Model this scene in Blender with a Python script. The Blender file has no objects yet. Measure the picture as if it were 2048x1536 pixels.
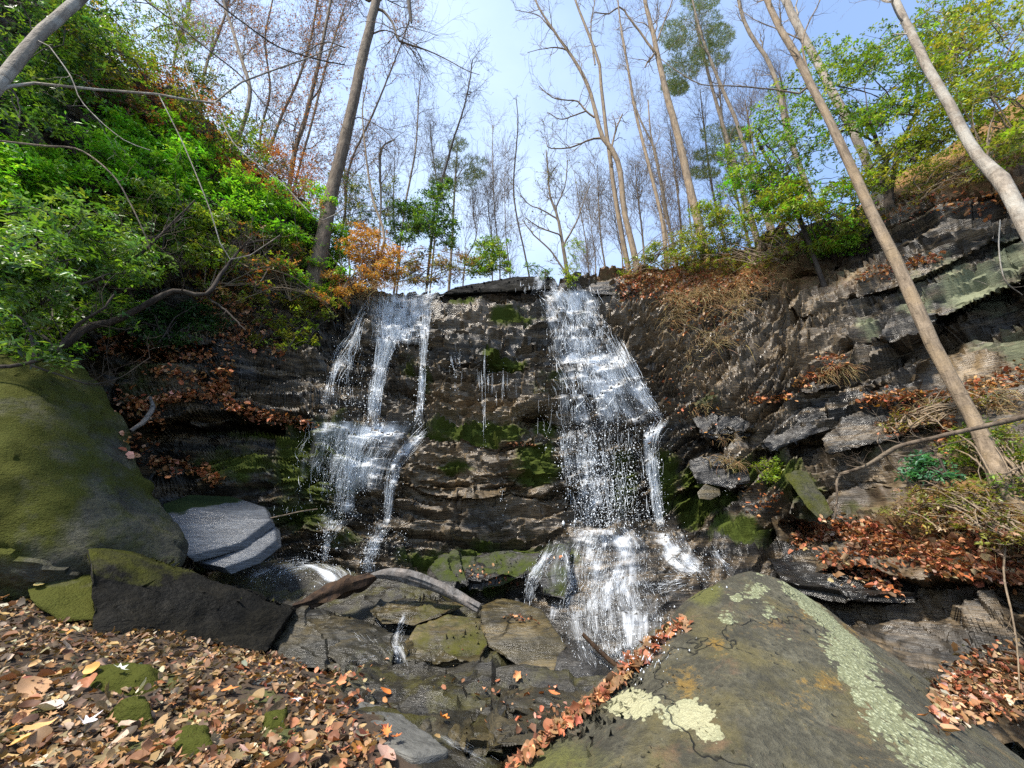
import bpy, bmesh, math, time
import numpy as np
from mathutils import Vector, Matrix
from mathutils.bvhtree import BVHTree

T0 = time.time()
SC = bpy.context.scene
COL = SC.collection
RNG = np.random.default_rng(11)

# ------------------------------------------------------------------ camera
EYE = np.array([0.0, 0.0, 1.6])
FPX = 760.0                                   # focal length in pixels of the 2048 wide photograph
PITCH = math.radians(20.7)
cam_data = bpy.data.cameras.new('camera')
cam_data.sensor_width = 36.0
cam_data.lens = FPX / 2048.0 * 36.0
cam_data.clip_start = 0.05
cam_data.clip_end = 500.0
cam = bpy.data.objects.new('camera', cam_data)
cam.location = EYE
cam.rotation_euler = (math.pi / 2 + PITCH, 0, 0)
COL.objects.link(cam)
SC.camera = cam

# ------------------------------------------------------------------ sky, sun, exposure
SUN_DIR = Vector((-0.40, -0.37, 0.84)).normalized()       # towards the sun
SUN_EL = math.asin(SUN_DIR.z)
SUN_AZ = math.atan2(SUN_DIR.x, SUN_DIR.y)
world = bpy.data.worlds.new('World')
SC.world = world
world.use_nodes = True
wn, wl = world.node_tree.nodes, world.node_tree.links
wn.clear()
w_out = wn.new('ShaderNodeOutputWorld')
w_bg = wn.new('ShaderNodeBackground')
w_sky = wn.new('ShaderNodeTexSky')
w_sky.sky_type = 'NISHITA'
w_sky.sun_disc = False
w_sky.sun_elevation = SUN_EL
w_sky.sun_rotation = SUN_AZ
w_sky.air_density = 1.0
w_sky.dust_density = 0.6
w_sky.ozone_density = 3.5
w_bg.inputs['Strength'].default_value = 0.15
w_tc = wn.new('ShaderNodeTexCoord')
w_map = wn.new('ShaderNodeMapping')
w_map.inputs['Scale'].default_value = (1.0, 1.0, 1.6)
w_map.inputs['Location'].default_value = (0.35, 0.1, 0.0)
w_noise = wn.new('ShaderNodeTexNoise')
w_noise.inputs['Scale'].default_value = 1.35
w_noise.inputs['Detail'].default_value = 7.0
w_noise.inputs['Roughness'].default_value = 0.52
w_noise.inputs['Distortion'].default_value = 0.3
w_sep = wn.new('ShaderNodeSeparateXYZ')
w_bias = wn.new('ShaderNodeMath'); w_bias.operation = 'MULTIPLY_ADD'      # more cloud towards the west
w_bias.inputs[1].default_value = -0.42
w_ramp = wn.new('ShaderNodeValToRGB')
w_ramp.color_ramp.elements[0].position = 0.30
w_ramp.color_ramp.elements[0].color = (0.14, 0.14, 0.14, 1)
w_ramp.color_ramp.elements[1].position = 0.78
w_ramp.color_ramp.elements[1].color = (0.9, 0.9, 0.9, 1)
w_mix = wn.new('ShaderNodeMix'); w_mix.data_type = 'RGBA'
w_mix.inputs['B'].default_value = (2.75, 3.35, 4.25, 1)
wl.new(w_tc.outputs['Generated'], w_map.inputs['Vector'])
wl.new(w_map.outputs['Vector'], w_noise.inputs['Vector'])
wl.new(w_tc.outputs['Generated'], w_sep.inputs['Vector'])
wl.new(w_sep.outputs['X'], w_bias.inputs[0])
wl.new(w_noise.outputs['Fac'], w_bias.inputs[2])
wl.new(w_bias.outputs[0], w_ramp.inputs['Fac'])
wl.new(w_ramp.outputs['Color'], w_mix.inputs['Factor'])
wl.new(w_sky.outputs['Color'], w_mix.inputs['A'])
wl.new(w_mix.outputs['Result'], w_bg.inputs['Color'])
wl.new(w_bg.outputs['Background'], w_out.inputs['Surface'])

sun_data = bpy.data.lights.new('sun', 'SUN')
sun_data.energy = 4.0
sun_data.angle = math.radians(8.0)
sun_data.color = (1.0, 0.93, 0.82)
sun = bpy.data.objects.new('sun', sun_data)
sun.rotation_euler = SUN_DIR.to_track_quat('Z', 'Y').to_euler()
sun.location = (-10, -10, 30)
COL.objects.link(sun)
SC.view_settings.view_transform = 'Standard'
SC.view_settings.look = 'None'
SC.view_settings.exposure = 1.35
SC.view_settings.gamma = 1.0
SC.view_settings.use_curve_mapping = False
SC.cycles.use_denoising = False
SC.cycles.max_bounces = 6
SC.cycles.diffuse_bounces = 3
SC.cycles.glossy_bounces = 2
SC.cycles.transparent_max_bounces = 12
SC.cycles.caustics_reflective = False
SC.cycles.caustics_refractive = False
SC.cycles.sample_clamp_indirect = 3.0
SC.cycles.sample_clamp_direct = 4.0

# ------------------------------------------------------------------ geometry of the view (used to survey the place)
CT, ST = math.cos(PITCH), math.sin(PITCH)
def rays(px, py):
    px = np.asarray(px, float); py = np.asarray(py, float)
    dx = (px - 1024.0) / FPX; dy = -(py - 768.0) / FPX
    return np.stack([dx, CT - dy * ST, ST + dy * CT], -1)
def at(px, py, Y):
    d = rays(px, py)
    return EYE + d * (np.asarray(Y, float) / d[..., 1])[..., None]
def project(P):
    v = np.asarray(P) - EYE
    zc = v[..., 1] * CT + v[..., 2] * ST
    yc = -v[..., 1] * ST + v[..., 2] * CT
    return 1024 + FPX * v[..., 0] / zc, 768 - FPX * yc / zc, zc

def smooth(a, b, x):
    t = np.clip((x - a) / (b - a), 0, 1)
    return t * t * (3 - 2 * t)

# ------------------------------------------------------------------ noise
def _h(ix, iy, iz, seed):
    n = (ix.astype(np.int64) * 374761393 + iy.astype(np.int64) * 668265263 + iz.astype(np.int64) * 1274126177 + seed * 974634777) & 0xffffffff
    n = ((n ^ (n >> 13)) * 1274126177) & 0xffffffff
    n = ((n ^ (n >> 16)) * 2246822519) & 0xffffffff
    return ((n ^ (n >> 15)) & 0xffffff) / float(0xffffff)
def vnoise(P, seed=0):
    P = np.asarray(P, float)
    i = np.floor(P).astype(np.int64); f = P - i
    u = f * f * f * (f * (f * 6 - 15) + 10)
    x, y, z = i[..., 0], i[..., 1], i[..., 2]
    ux, uy, uz = u[..., 0], u[..., 1], u[..., 2]
    r = 0
    for a in (0, 1):
        for b in (0, 1):
            for c in (0, 1):
                w = (ux if a else 1 - ux) * (uy if b else 1 - uy) * (uz if c else 1 - uz)
                r = r + w * _h(x + a, y + b, z + c, seed)
    return r * 2 - 1
def fbm(P, octs=4, seed=0, gain=0.5):
    s, a, t = 0, 1.0, 0
    P = np.asarray(P, float)
    for k in range(octs):
        s = s + a * vnoise(P * (2.03 ** k) + 17.3 * k, seed + k); t += a; a *= gain
    return s / t
def hash1(a, b=0, seed=0):
    a = np.asarray(a); b = np.asarray(b) + np.zeros_like(a)
    return _h(a, b, np.zeros_like(a), seed)

class RBF:                                       # thin plate spline through surveyed points
    def __init__(s, X, v, lam=1e-6):
        X = np.asarray(X, float); s.X = X; n = len(X); d = X.shape[1]
        K = s.k(np.linalg.norm(X[:, None] - X[None], axis=-1)) + lam * np.eye(n)
        A = np.zeros((n + d + 1, n + d + 1)); A[:n, :n] = K
        A[:n, n] = 1; A[:n, n + 1:] = X; A[n, :n] = 1; A[n + 1:, :n] = X.T
        s.w = np.linalg.solve(A, np.concatenate([v, np.zeros(d + 1)])); s.n = n
    @staticmethod
    def k(r):
        return np.where(r > 1e-9, r * r * np.log(np.maximum(r, 1e-9)), 0)
    def __call__(s, Q):
        Q = np.asarray(Q, float); sh = Q.shape[:-1]; Q = Q.reshape(-1, Q.shape[-1]); out = np.empty(len(Q))
        for i in range(0, len(Q), 50000):
            q = Q[i:i + 50000]
            r = np.linalg.norm(q[:, None] - s.X[None], axis=-1)
            out[i:i + 50000] = s.k(r) @ s.w[:s.n] + s.w[s.n] + q @ s.w[s.n + 1:]
        return out.reshape(sh)

# ------------------------------------------------------------------ mesh and object helpers
def mesh_np(name, V, F, mat=None, attrs=None, smooth_shade=True, uv=None):
    """V (N,3); F one (M,k) array or a list of such arrays."""
    V = np.ascontiguousarray(V, dtype=np.float32)
    Fs = [np.asarray(f, dtype=np.int32) for f in (F if isinstance(F, list) else [F]) if len(f)]
    me = bpy.data.meshes.new(name)
    me.vertices.add(len(V)); me.vertices.foreach_set('co', V.ravel())
    nl = sum(f.size for f in Fs); npoly = sum(len(f) for f in Fs)
    me.loops.add(nl); me.polygons.add(npoly)
    li = np.concatenate([f.ravel() for f in Fs])
    tot = np.concatenate([np.full(len(f), f.shape[1], np.int32) for f in Fs])
    st = np.concatenate([[0], np.cumsum(tot)[:-1]]).astype(np.int32)
    me.loops.foreach_set('vertex_index', li)
    me.polygons.foreach_set('loop_start', st)
    me.polygons.foreach_set('loop_total', tot)
    me.polygons.foreach_set('use_smooth', np.full(npoly, smooth_shade, dtype=bool))
    if uv is not None:
        l = me.uv_layers.new(name='UVMap')
        l.data.foreach_set('uv', np.ascontiguousarray(np.asarray(uv, np.float32)[li]).ravel())
    for k, a in (attrs or {}).items():
        a = np.asarray(a, np.float32)
        if a.ndim == 1:
            at_ = me.attributes.new(k, 'FLOAT', 'POINT'); at_.data.foreach_set('value', a)
        else:
            if a.shape[1] == 3: a = np.concatenate([a, np.ones((len(a), 1), np.float32)], 1)
            at_ = me.attributes.new(k, 'FLOAT_COLOR', 'POINT'); at_.data.foreach_set('color', np.ascontiguousarray(a).ravel())
    if mat: me.materials.append(mat)
    me.update(calc_edges=True)
    me.validate()
    return me
def tag(o, label=None, cat=None, group=None, kind=None):
    if label: o['label'] = label
    if cat: o['category'] = cat
    if group: o['group'] = group
    if kind: o['kind'] = kind
    return o
def empty(name, loc, label, cat, group=None):
    o = bpy.data.objects.new(name, None); o.empty_display_size = 0.1
    o.location = loc; COL.objects.link(o)
    return tag(o, label, cat, group)
def link(name, me, parent=None, loc=None):
    o = bpy.data.objects.new(name, me); COL.objects.link(o)
    if parent: o.parent = parent
    if loc is not None: o.location = loc
    return o
def put(name, V, F, mat, parent=None, base=None, **kw):
    """World space vertices -> object whose origin is BASE (or at the parent's origin)."""
    V = np.asarray(V, float)
    if parent is not None:
        org = np.array(parent.location)
        pp = parent.parent
        while pp is not None: org = org + np.array(pp.location); pp = pp.parent
        return link(name, mesh_np(name, V - org, F, mat, **kw), parent)
    if base is None:
        base = np.array([(V[:, 0].min() + V[:, 0].max()) / 2, (V[:, 1].min() + V[:, 1].max()) / 2, V[:, 2].min()])
    return link(name, mesh_np(name, V - base, F, mat, **kw), None, base)
def grid_faces(nr, nc):
    i = np.arange(nr - 1)[:, None] * nc + np.arange(nc - 1)[None]
    return np.stack([i, i + 1, i + nc + 1, i + nc], -1).reshape(-1, 4)

def tubes(P, R, sides=5, cap=False):
    """P (N,K,3) paths, R (N,K) radii -> V, F (quads)."""
    P = np.asarray(P, float); R = np.asarray(R, float)
    N, K, _ = P.shape
    Tn = np.gradient(P, axis=1); Tn /= np.linalg.norm(Tn, axis=-1, keepdims=True) + 1e-9
    ref = np.where(np.abs(Tn[:, :1, 2:3]) > 0.9, np.array([1.0, 0, 0]), np.array([0, 0, 1.0]))
    ref = np.broadcast_to(ref, Tn.shape)
    A = np.cross(Tn, ref); A /= np.linalg.norm(A, axis=-1, keepdims=True) + 1e-9
    B = np.cross(Tn, A)
    th = np.arange(sides) * 2 * math.pi / sides
    V = P[:, :, None] + R[:, :, None, None] * (np.cos(th)[:, None] * A[:, :, None] + np.sin(th)[:, None] * B[:, :, None])
    idx = np.arange(N * K * sides).reshape(N, K, sides)
    a = idx[:, :-1]; b = idx[:, 1:]
    F = np.stack([a, np.roll(a, -1, 2), np.roll(b, -1, 2), b], -1).reshape(-1, 4)
    return V.reshape(-1, 3), F
def spline(pts, n):
    """Catmull-Rom through pts (M,d) sampled at n points by arc length."""
    p = np.asarray(pts, float)
    q = np.concatenate([[2 * p[0] - p[1]], p, [2 * p[-1] - p[-2]]])
    out = []
    for i in range(len(p) - 1):
        t = np.linspace(0, 1, 12, endpoint=False)[:, None]
        a, b, c, d = q[i], q[i + 1], q[i + 2], q[i + 3]
        out.append(0.5 * (2 * b + (c - a) * t + (2 * a - 5 * b + 4 * c - d) * t ** 2 + (3 * b - a - 3 * c + d) * t ** 3))
    out = np.concatenate(out + [p[-1:]])
    s = np.concatenate([[0], np.cumsum(np.linalg.norm(np.diff(out[:, :3], axis=0), axis=1))])
    u = np.linspace(0, s[-1], n)
    return np.stack([np.interp(u, s, out[:, k]) for k in range(out.shape[1])], -1)
class Bag:                                        # collects geometry for one mesh
    def __init__(s): s.V = []; s.F = {}; s.C = []; s.n = 0
    def add(s, V, F, col=None):
        V = np.asarray(V, float).reshape(-1, 3); F = np.asarray(F)
        s.F.setdefault(F.shape[1], []).append(F + s.n); s.V.append(V); s.n += len(V)
        s.C.append(np.broadcast_to(np.asarray(col if col is not None else (1, 1, 1), float), (len(V), 3)))
    def get(s):
        return np.concatenate(s.V), [np.concatenate(f) for f in s.F.values()], np.concatenate(s.C)
    def put(s, name, mat, parent=None, base=None, **kw):
        V, F, C = s.get()
        return put(name, V, F, mat, parent, base, attrs={'tint': C}, **kw)

# ------------------------------------------------------------------ material helpers
def new_mat(name):
    m = bpy.data.materials.new(name); m.use_nodes = True
    nt = m.node_tree; nt.nodes.clear()
    out = nt.nodes.new('ShaderNodeOutputMaterial')
    return m, nt, out
class N:
    """terse node graph helper"""
    def __init__(s, nt): s.nt = nt
    def node(s, t, **kw):
        n = s.nt.nodes.new(t)
        for k, v in kw.items(): setattr(n, k, v)
        return n
    def _in(s, sock, v):
        if v is None: return
        if isinstance(v, bpy.types.NodeSocket): s.nt.links.new(v, sock)
        else:
            if sock.type == 'RGBA' and not isinstance(v, (int, float)) and len(v) == 3: v = (*v, 1)
            sock.default_value = v
    def coord(s): return s.node('ShaderNodeTexCoord').outputs['Object']
    def attr(s, name, out='Fac'):
        n = s.node('ShaderNodeAttribute'); n.attribute_name = name; return n.outputs[out]
    def map(s, vec, scale=(1, 1, 1), rot=(0, 0, 0), loc=(0, 0, 0)):
        n = s.node('ShaderNodeMapping'); s._in(n.inputs['Vector'], vec)
        n.inputs['Scale'].default_value = scale; n.inputs['Rotation'].default_value = rot; n.inputs['Location'].default_value = loc
        return n.outputs[0]
    def noise(s, vec, scale=5, detail=4, rough=0.55, dist=0.0):
        n = s.node('ShaderNodeTexNoise'); s._in(n.inputs['Vector'], vec)
        n.inputs['Scale'].default_value = scale; n.inputs['Detail'].default_value = detail
        n.inputs['Roughness'].default_value = rough; n.inputs['Distortion'].default_value = dist
        return n.outputs['Fac']
    def vor(s, vec, scale=5, feature='F1', rand=1.0):
        n = s.node('ShaderNodeTexVoronoi'); n.feature = feature; s._in(n.inputs['Vector'], vec)
        n.inputs['Scale'].default_value = scale; n.inputs['Randomness'].default_value = rand
        return n.outputs['Distance']
    def ramp(s, fac, stops, interp='LINEAR'):
        n = s.node('ShaderNodeValToRGB'); s._in(n.inputs['Fac'], fac)
        cr = n.color_ramp; cr.interpolation = interp
        while len(cr.elements) < len(stops): cr.elements.new(0.5)
        for e, (p, c) in zip(cr.elements, stops):
            e.position = p; e.color = (c, c, c, 1) if isinstance(c, (int, float)) else (*c, 1)
        return n.outputs['Color']
    def mix(s, fac, a, b, mode='MIX'):
        n = s.node('ShaderNodeMix'); n.data_type = 'RGBA'; n.blend_type = mode
        s._in(n.inputs['Factor'], fac); s._in(n.inputs['A'], a); s._in(n.inputs['B'], b)
        return n.outputs['Result']
    def math(s, op, a, b=0.5, c=None, clamp=False):
        n = s.node('ShaderNodeMath'); n.operation = op; n.use_clamp = clamp
        s._in(n.inputs[0], a); s._in(n.inputs[1], b)
        if c is not None: s._in(n.inputs[2], c)
        return n.outputs[0]
    def bump(s, h, strength=0.5, dist=0.02, normal=None):
        n = s.node('ShaderNodeBump'); s._in(n.inputs['Height'], h)
        n.inputs['Strength'].default_value = strength; n.inputs['Distance'].default_value = dist
        if normal is not None: s._in(n.inputs['Normal'], normal)
        return n.outputs[0]
    def bsdf(s, color, rough=0.6, spec=0.5, normal=None, **kw):
        n = s.node('ShaderNodeBsdfPrincipled')
        s._in(n.inputs['Base Color'], color); s._in(n.inputs['Roughness'], rough); s._in(n.inputs['Specular IOR Level'], spec)
        if normal is not None: s._in(n.inputs['Normal'], normal)
        for k, v in kw.items(): s._in(n.inputs[k.replace('_', ' ')], v)
        return n.outputs[0]
# ------------------------------------------------------------------ rock materials
def rock_mat(name, dark, mid, warm, moss_col=(0.040, 0.056, 0.011), rough_lo=0.16, rough_hi=0.6, dip=0.15, moss_all=0.0, bump=0.7, warm_amt=0.5, lich_col=(0.23, 0.25, 0.16), moss_thr=0.5, spec=0.5, zs=1.0, soil=True):
    m, nt, out = new_mat(name); n = N(nt)
    co = n.coord()
    st = n.map(co, (0.8, 0.8, 7.0) if zs == 1 else (1.6, 1.6, 2.6), (0, dip, 0))
    st2 = n.map(co, (2.5, 2.5, 26.0) if zs == 1 else (6, 6, 11), (0, dip, 0))
    big = n.noise(co, 0.9, 5, 0.6)
    layers = n.noise(st, 2.2, 6, 0.62, 0.25)
    fine = n.noise(st2, 3.0, 5, 0.7, 0.3)
    grit = n.noise(co, 42, 4, 0.65)
    col = n.mix(n.ramp(n.math('ADD', n.math('MULTIPLY', layers, 0.6), n.math('MULTIPLY', big, 0.4)), [(0.38, 0.0), (0.64, 1.0)]), dark, mid)
    wfac = n.math('MULTIPLY', n.ramp(n.noise(st, 1.1, 4, 0.6), [(0.44, 0.0), (0.62, 1.0)]), warm_amt)
    wfac = n.math('MAXIMUM', wfac, n.attr('brown'))
    wfac = n.math('MULTIPLY', wfac, n.ramp(fine, [(0.35, 0.25), (0.6, 1.0)]))
    col = n.mix(wfac, col, warm)
    col = n.mix(n.ramp(fine, [(0.30, 0.85), (0.52, 0.0)]), col, tuple(c * 0.3 for c in dark))
    col = n.mix(n.math('MULTIPLY', n.ramp(grit, [(0.55, 0.0), (0.75, 1.0)]), 0.2), col, tuple(min(1, c * 2.2) for c in mid))
    # lichen crusts
    lf = n.math('MULTIPLY', n.attr('lichen'), 1.3)
    lpat = n.math('ADD', n.noise(co, 7, 6, 0.7), n.math('MULTIPLY', n.noise(st, 4, 5, 0.7), 0.5))
    lfac = n.ramp(n.math('MULTIPLY', lf, lpat), [(0.46, 0.0), (0.72, 1.0)])
    col = n.mix(n.math('MULTIPLY', lfac, 0.8), col, n.mix(grit, tuple(c * 0.6 for c in lich_col), lich_col))
    # moss
    mv = n.math('ADD', n.attr('moss'), moss_all)
    mpat = n.noise(co, 3.2, 7, 0.68)
    mfac = n.ramp(n.math('ADD', mv, n.math('SUBTRACT', mpat, 0.5)), [(moss_thr - 0.12, 0.0), (moss_thr + 0.12, 1.0)])
    mcol = n.mix(n.noise(co, 55, 4, 0.7), tuple(c * 0.35 for c in moss_col), tuple(min(1, c * 1.7) for c in moss_col))
    mcol = n.mix(n.noise(co, 5, 4, 0.6), mcol, (moss_col[0] * 1.15, moss_col[1] * 1.0, moss_col[2] * 0.9))
    col = n.mix(mfac, col, mcol)
    if soil:
        lc = n.mix(n.noise(co, 30, 4, 0.7), (0.05, 0.028, 0.014), (0.34, 0.17, 0.075))
        col = n.mix(n.attr('soil'), col, n.mix(n.ramp(n.noise(co, 9, 5, 0.7), [(0.4, 0.0), (0.65, 0.7)]), lc, (0.08, 0.085, 0.02)))
    wetn = n.noise(st, 1.3, 5, 0.65)
    rg = n.math('SUBTRACT', n.ramp(wetn, [(0.38, rough_lo), (0.64, rough_hi)]), n.math('MULTIPLY', n.attr('wet'), 0.3), clamp=True)
    rg = n.math('MAXIMUM', rg, 0.24)
    rg = n.mix(n.math('MAXIMUM', n.math('MAXIMUM', mfac, lfac), n.attr('soil')), rg, (0.95, 0.95, 0.95))
    h = n.math('ADD', n.math('MULTIPLY', layers, 0.5), n.math('MULTIPLY', fine, 0.45))
    h = n.math('ADD', h, n.math('MULTIPLY', grit, 0.04))
    h = n.math('ADD', h, n.math('MULTIPLY', n.math('MULTIPLY', n.noise(co, 60, 3, 0.7), mfac), 0.5))
    nor = n.bump(h, bump, 0.05)
    sp_ = n.math('MULTIPLY', n.math('SUBTRACT', 1.0, n.math('MULTIPLY', n.math('MAXIMUM', n.math('MAXIMUM', mfac, lfac), n.attr('soil')), 0.85)), spec)
    b = n.bsdf(col, rg, sp_, nor)
    nt.links.new(b, out.inputs['Surface'])
    return m
M = {}
M['cliff'] = rock_mat('wet_schist', (0.006, 0.0056, 0.005), (0.043, 0.038, 0.031), (0.22, 0.155, 0.083), dip=0.16, rough_lo=0.26, rough_hi=0.6, warm_amt=0.6)
M['bed'] = rock_mat('stream_rock', (0.006, 0.0055, 0.004), (0.040, 0.036, 0.024), (0.10, 0.075, 0.032), dip=-0.2, moss_col=(0.05, 0.055, 0.012), rough_lo=0.3, rough_hi=0.6)
M['wetdark'] = rock_mat('wet_dark_rock', (0.005, 0.005, 0.005), (0.026, 0.024, 0.021), (0.07, 0.05, 0.03), rough_lo=0.3, rough_hi=0.6, warm_amt=0.2)
M['mossrock'] = rock_mat('mossy_boulder', (0.012, 0.012, 0.008), (0.05, 0.048, 0.026), (0.075, 0.066, 0.026), moss_col=(0.050, 0.058, 0.013), rough_lo=0.6, rough_hi=0.9, moss_all=0.52, dip=0.5, warm_amt=0.4, zs=0, bump=1.0)
M['wedge'] = rock_mat('dark_boulder', spec=0.15, dark=(0.003, 0.003, 0.0025), mid=(0.010, 0.009, 0.0065), warm=(0.022, 0.018, 0.010), moss_col=(0.050, 0.056, 0.014), rough_lo=0.6, rough_hi=0.9, warm_amt=0.3, zs=0, bump=1.0)
M['brownrock'] = rock_mat('ochre_streambed_rock', (0.012, 0.010, 0.005), (0.060, 0.048, 0.021), (0.14, 0.10, 0.038), moss_col=(0.06, 0.065, 0.012), rough_lo=0.25, rough_hi=0.6, dip=-0.12, warm_amt=0.7)
M['slab'] = rock_mat('wet_slab_sky_sheen', (0.05, 0.054, 0.062), (0.12, 0.13, 0.145), (0.10, 0.10, 0.09), moss_col=(0.012, 0.022, 0.008), rough_lo=0.26, rough_hi=0.4, warm_amt=0.1, spec=0.5)  # bluish sky reflection on the wet face is put into the base colour
M['flat'] = rock_mat('grey_flat_stone', (0.06, 0.06, 0.055), (0.13, 0.13, 0.12), (0.12, 0.11, 0.08), moss_col=(0.07, 0.075, 0.015), rough_lo=0.4, rough_hi=0.8, warm_amt=0.2)
M['mosscushion'] = rock_mat('moss_cushion', (0.03, 0.03, 0.01), (0.05, 0.05, 0.02), (0.06, 0.05, 0.02), moss_col=(0.042, 0.050, 0.010), rough_lo=0.8, rough_hi=1.0, moss_all=0.9)
M['slopes'] = rock_mat('leafy_soil', (0.02, 0.014, 0.008), (0.06, 0.04, 0.02), (0.12, 0.065, 0.028), rough_lo=0.8, rough_hi=1.0, moss_all=0.0)

def boulder_mat():
    """big foreground boulder: olive grey stone, ochre stains, pale mint lichen crusts (attributes say where the crusts grow)"""
    m, nt, out = new_mat('lichen_boulder'); n = N(nt)
    co = n.coord()
    a = n.noise(co, 1.6, 6, 0.62); b = n.noise(co, 6, 6, 0.65); c = n.noise(co, 38, 5, 0.7); d = n.noise(co, 130, 3, 0.7)
    col = n.mix(n.ramp(b, [(0.34, 0.0), (0.68, 1.0)]), (0.042, 0.039, 0.027), (0.118, 0.110, 0.076))
    col = n.mix(n.ramp(c, [(0.38, 0.75), (0.60, 0.0)]), col, (0.034, 0.032, 0.022))
    col = n.mix(n.math('MULTIPLY', n.ramp(n.noise(co, 2.6, 6, 0.7), [(0.50, 0.0), (0.66, 1.0)]), 0.65), col, n.mix(c, (0.085, 0.075, 0.025), (0.16, 0.13, 0.05)))
    col = n.mix(n.math('MULTIPLY', n.ramp(n.noise(co, 4.3, 5, 0.7, 0.5), [(0.56, 0.0), (0.70, 1.0)]), 0.6), col, (0.16, 0.095, 0.055))
    st = n.ramp(n.math('ADD', n.math('MULTIPLY', n.attr('ochre'), 0.5), n.math('MULTIPLY', n.math('SUBTRACT', n.math('ADD', n.noise(co, 9, 6, 0.75), c), 1.0), 1.6)), [(0.28, 0.0), (0.62, 1.0)])
    col = n.mix(n.math('MULTIPLY', st, 0.7), col, n.mix(d, (0.16, 0.085, 0.012), (0.30, 0.19, 0.04)))
    # green film towards the foot and the ridge
    col = n.mix(n.math('MULTIPLY', n.ramp(n.math('MULTIPLY', n.attr('film'), n.math('ADD', b, c)), [(0.35, 0.0), (0.8, 1.0)]), 0.85), col, n.mix(c, (0.055, 0.06, 0.012), (0.14, 0.14, 0.035)))
    crack = n.ramp(n.math('ABSOLUTE', n.math('SUBTRACT', n.noise(n.map(co, (1, 1, 1.8), (0.4, 0.7, 0)), 1.1, 5, 0.55, 0.4), 0.5)), [(0.0008, 1.0), (0.0035, 0.0)])
    pit = n.ramp(n.vor(co, 18), [(0.10, 1.0), (0.2, 0.0)]); pit = n.math('MULTIPLY', pit, n.ramp(n.noise(co, 3, 3, 0.6), [(0.5, 0), (0.6, 1)]))
    crack = n.math('MAXIMUM', crack, n.math('MULTIPLY', pit, 0.6))
    col = n.mix(n.math('MULTIPLY', crack, 0.55), col, (0.015, 0.013, 0.009))
    # sparse pale specks
    sp = n.ramp(n.vor(co, 26), [(0.05, 1.0), (0.10, 0.0)])
    sp = n.math('MULTIPLY', sp, n.ramp(n.noise(co, 2.3, 4, 0.6), [(0.5, 0.0), (0.62, 1.0)]))
    col = n.mix(n.math('MULTIPLY', sp, 0.55), col, (0.36, 0.40, 0.25))
    # lichen crusts
    cell = n.vor(co, 34); cell2 = n.vor(co, 75)
    lp = n.math('ADD', n.math('MULTIPLY', n.noise(co, 7, 7, 0.78), 1.0), n.math('MULTIPLY', n.math('SUBTRACT', 0.55, cell), 0.55))
    lf = n.ramp(n.math('ADD', n.math('MULTIPLY', n.attr('lichen'), 0.85), n.math('SUBTRACT', lp, 0.62)), [(0.50, 0.0), (0.535, 1.0)])
    lcol = n.mix(n.ramp(cell2, [(0.1, 0.0), (0.5, 1.0)]), (0.40, 0.42, 0.27), (0.17, 0.18, 0.10))
    lf = n.math('MULTIPLY', lf, n.ramp(n.math('ADD', n.noise(co, 17, 5, 0.75), n.math('MULTIPLY', n.attr('lichen'), 0.12)), [(0.47, 0.0), (0.53, 1.0)]))
    lcol = n.mix(n.attr('yellow'), lcol, n.mix(c, (0.30, 0.285, 0.16), (0.47, 0.455, 0.29)))
    col = n.mix(lf, col, lcol)
    h = n.math('ADD', n.math('MULTIPLY', b, 0.6), n.math('MULTIPLY', c, 0.45))
    h = n.math('ADD', h, n.math('MULTIPLY', d, 0.14))
    h = n.math('SUBTRACT', h, n.math('MULTIPLY', crack, 0.5))
    h = n.math('ADD', h, n.math('MULTIPLY', n.math('MULTIPLY', lf, n.math('SUBTRACT', 1.0, cell2)), 0.07))
    nt.links.new(n.bsdf(col, 0.85, 0.3, n.bump(h, 1.0, 0.06)), out.inputs['Surface'])
    return m
M['boulder'] = boulder_mat()

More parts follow.
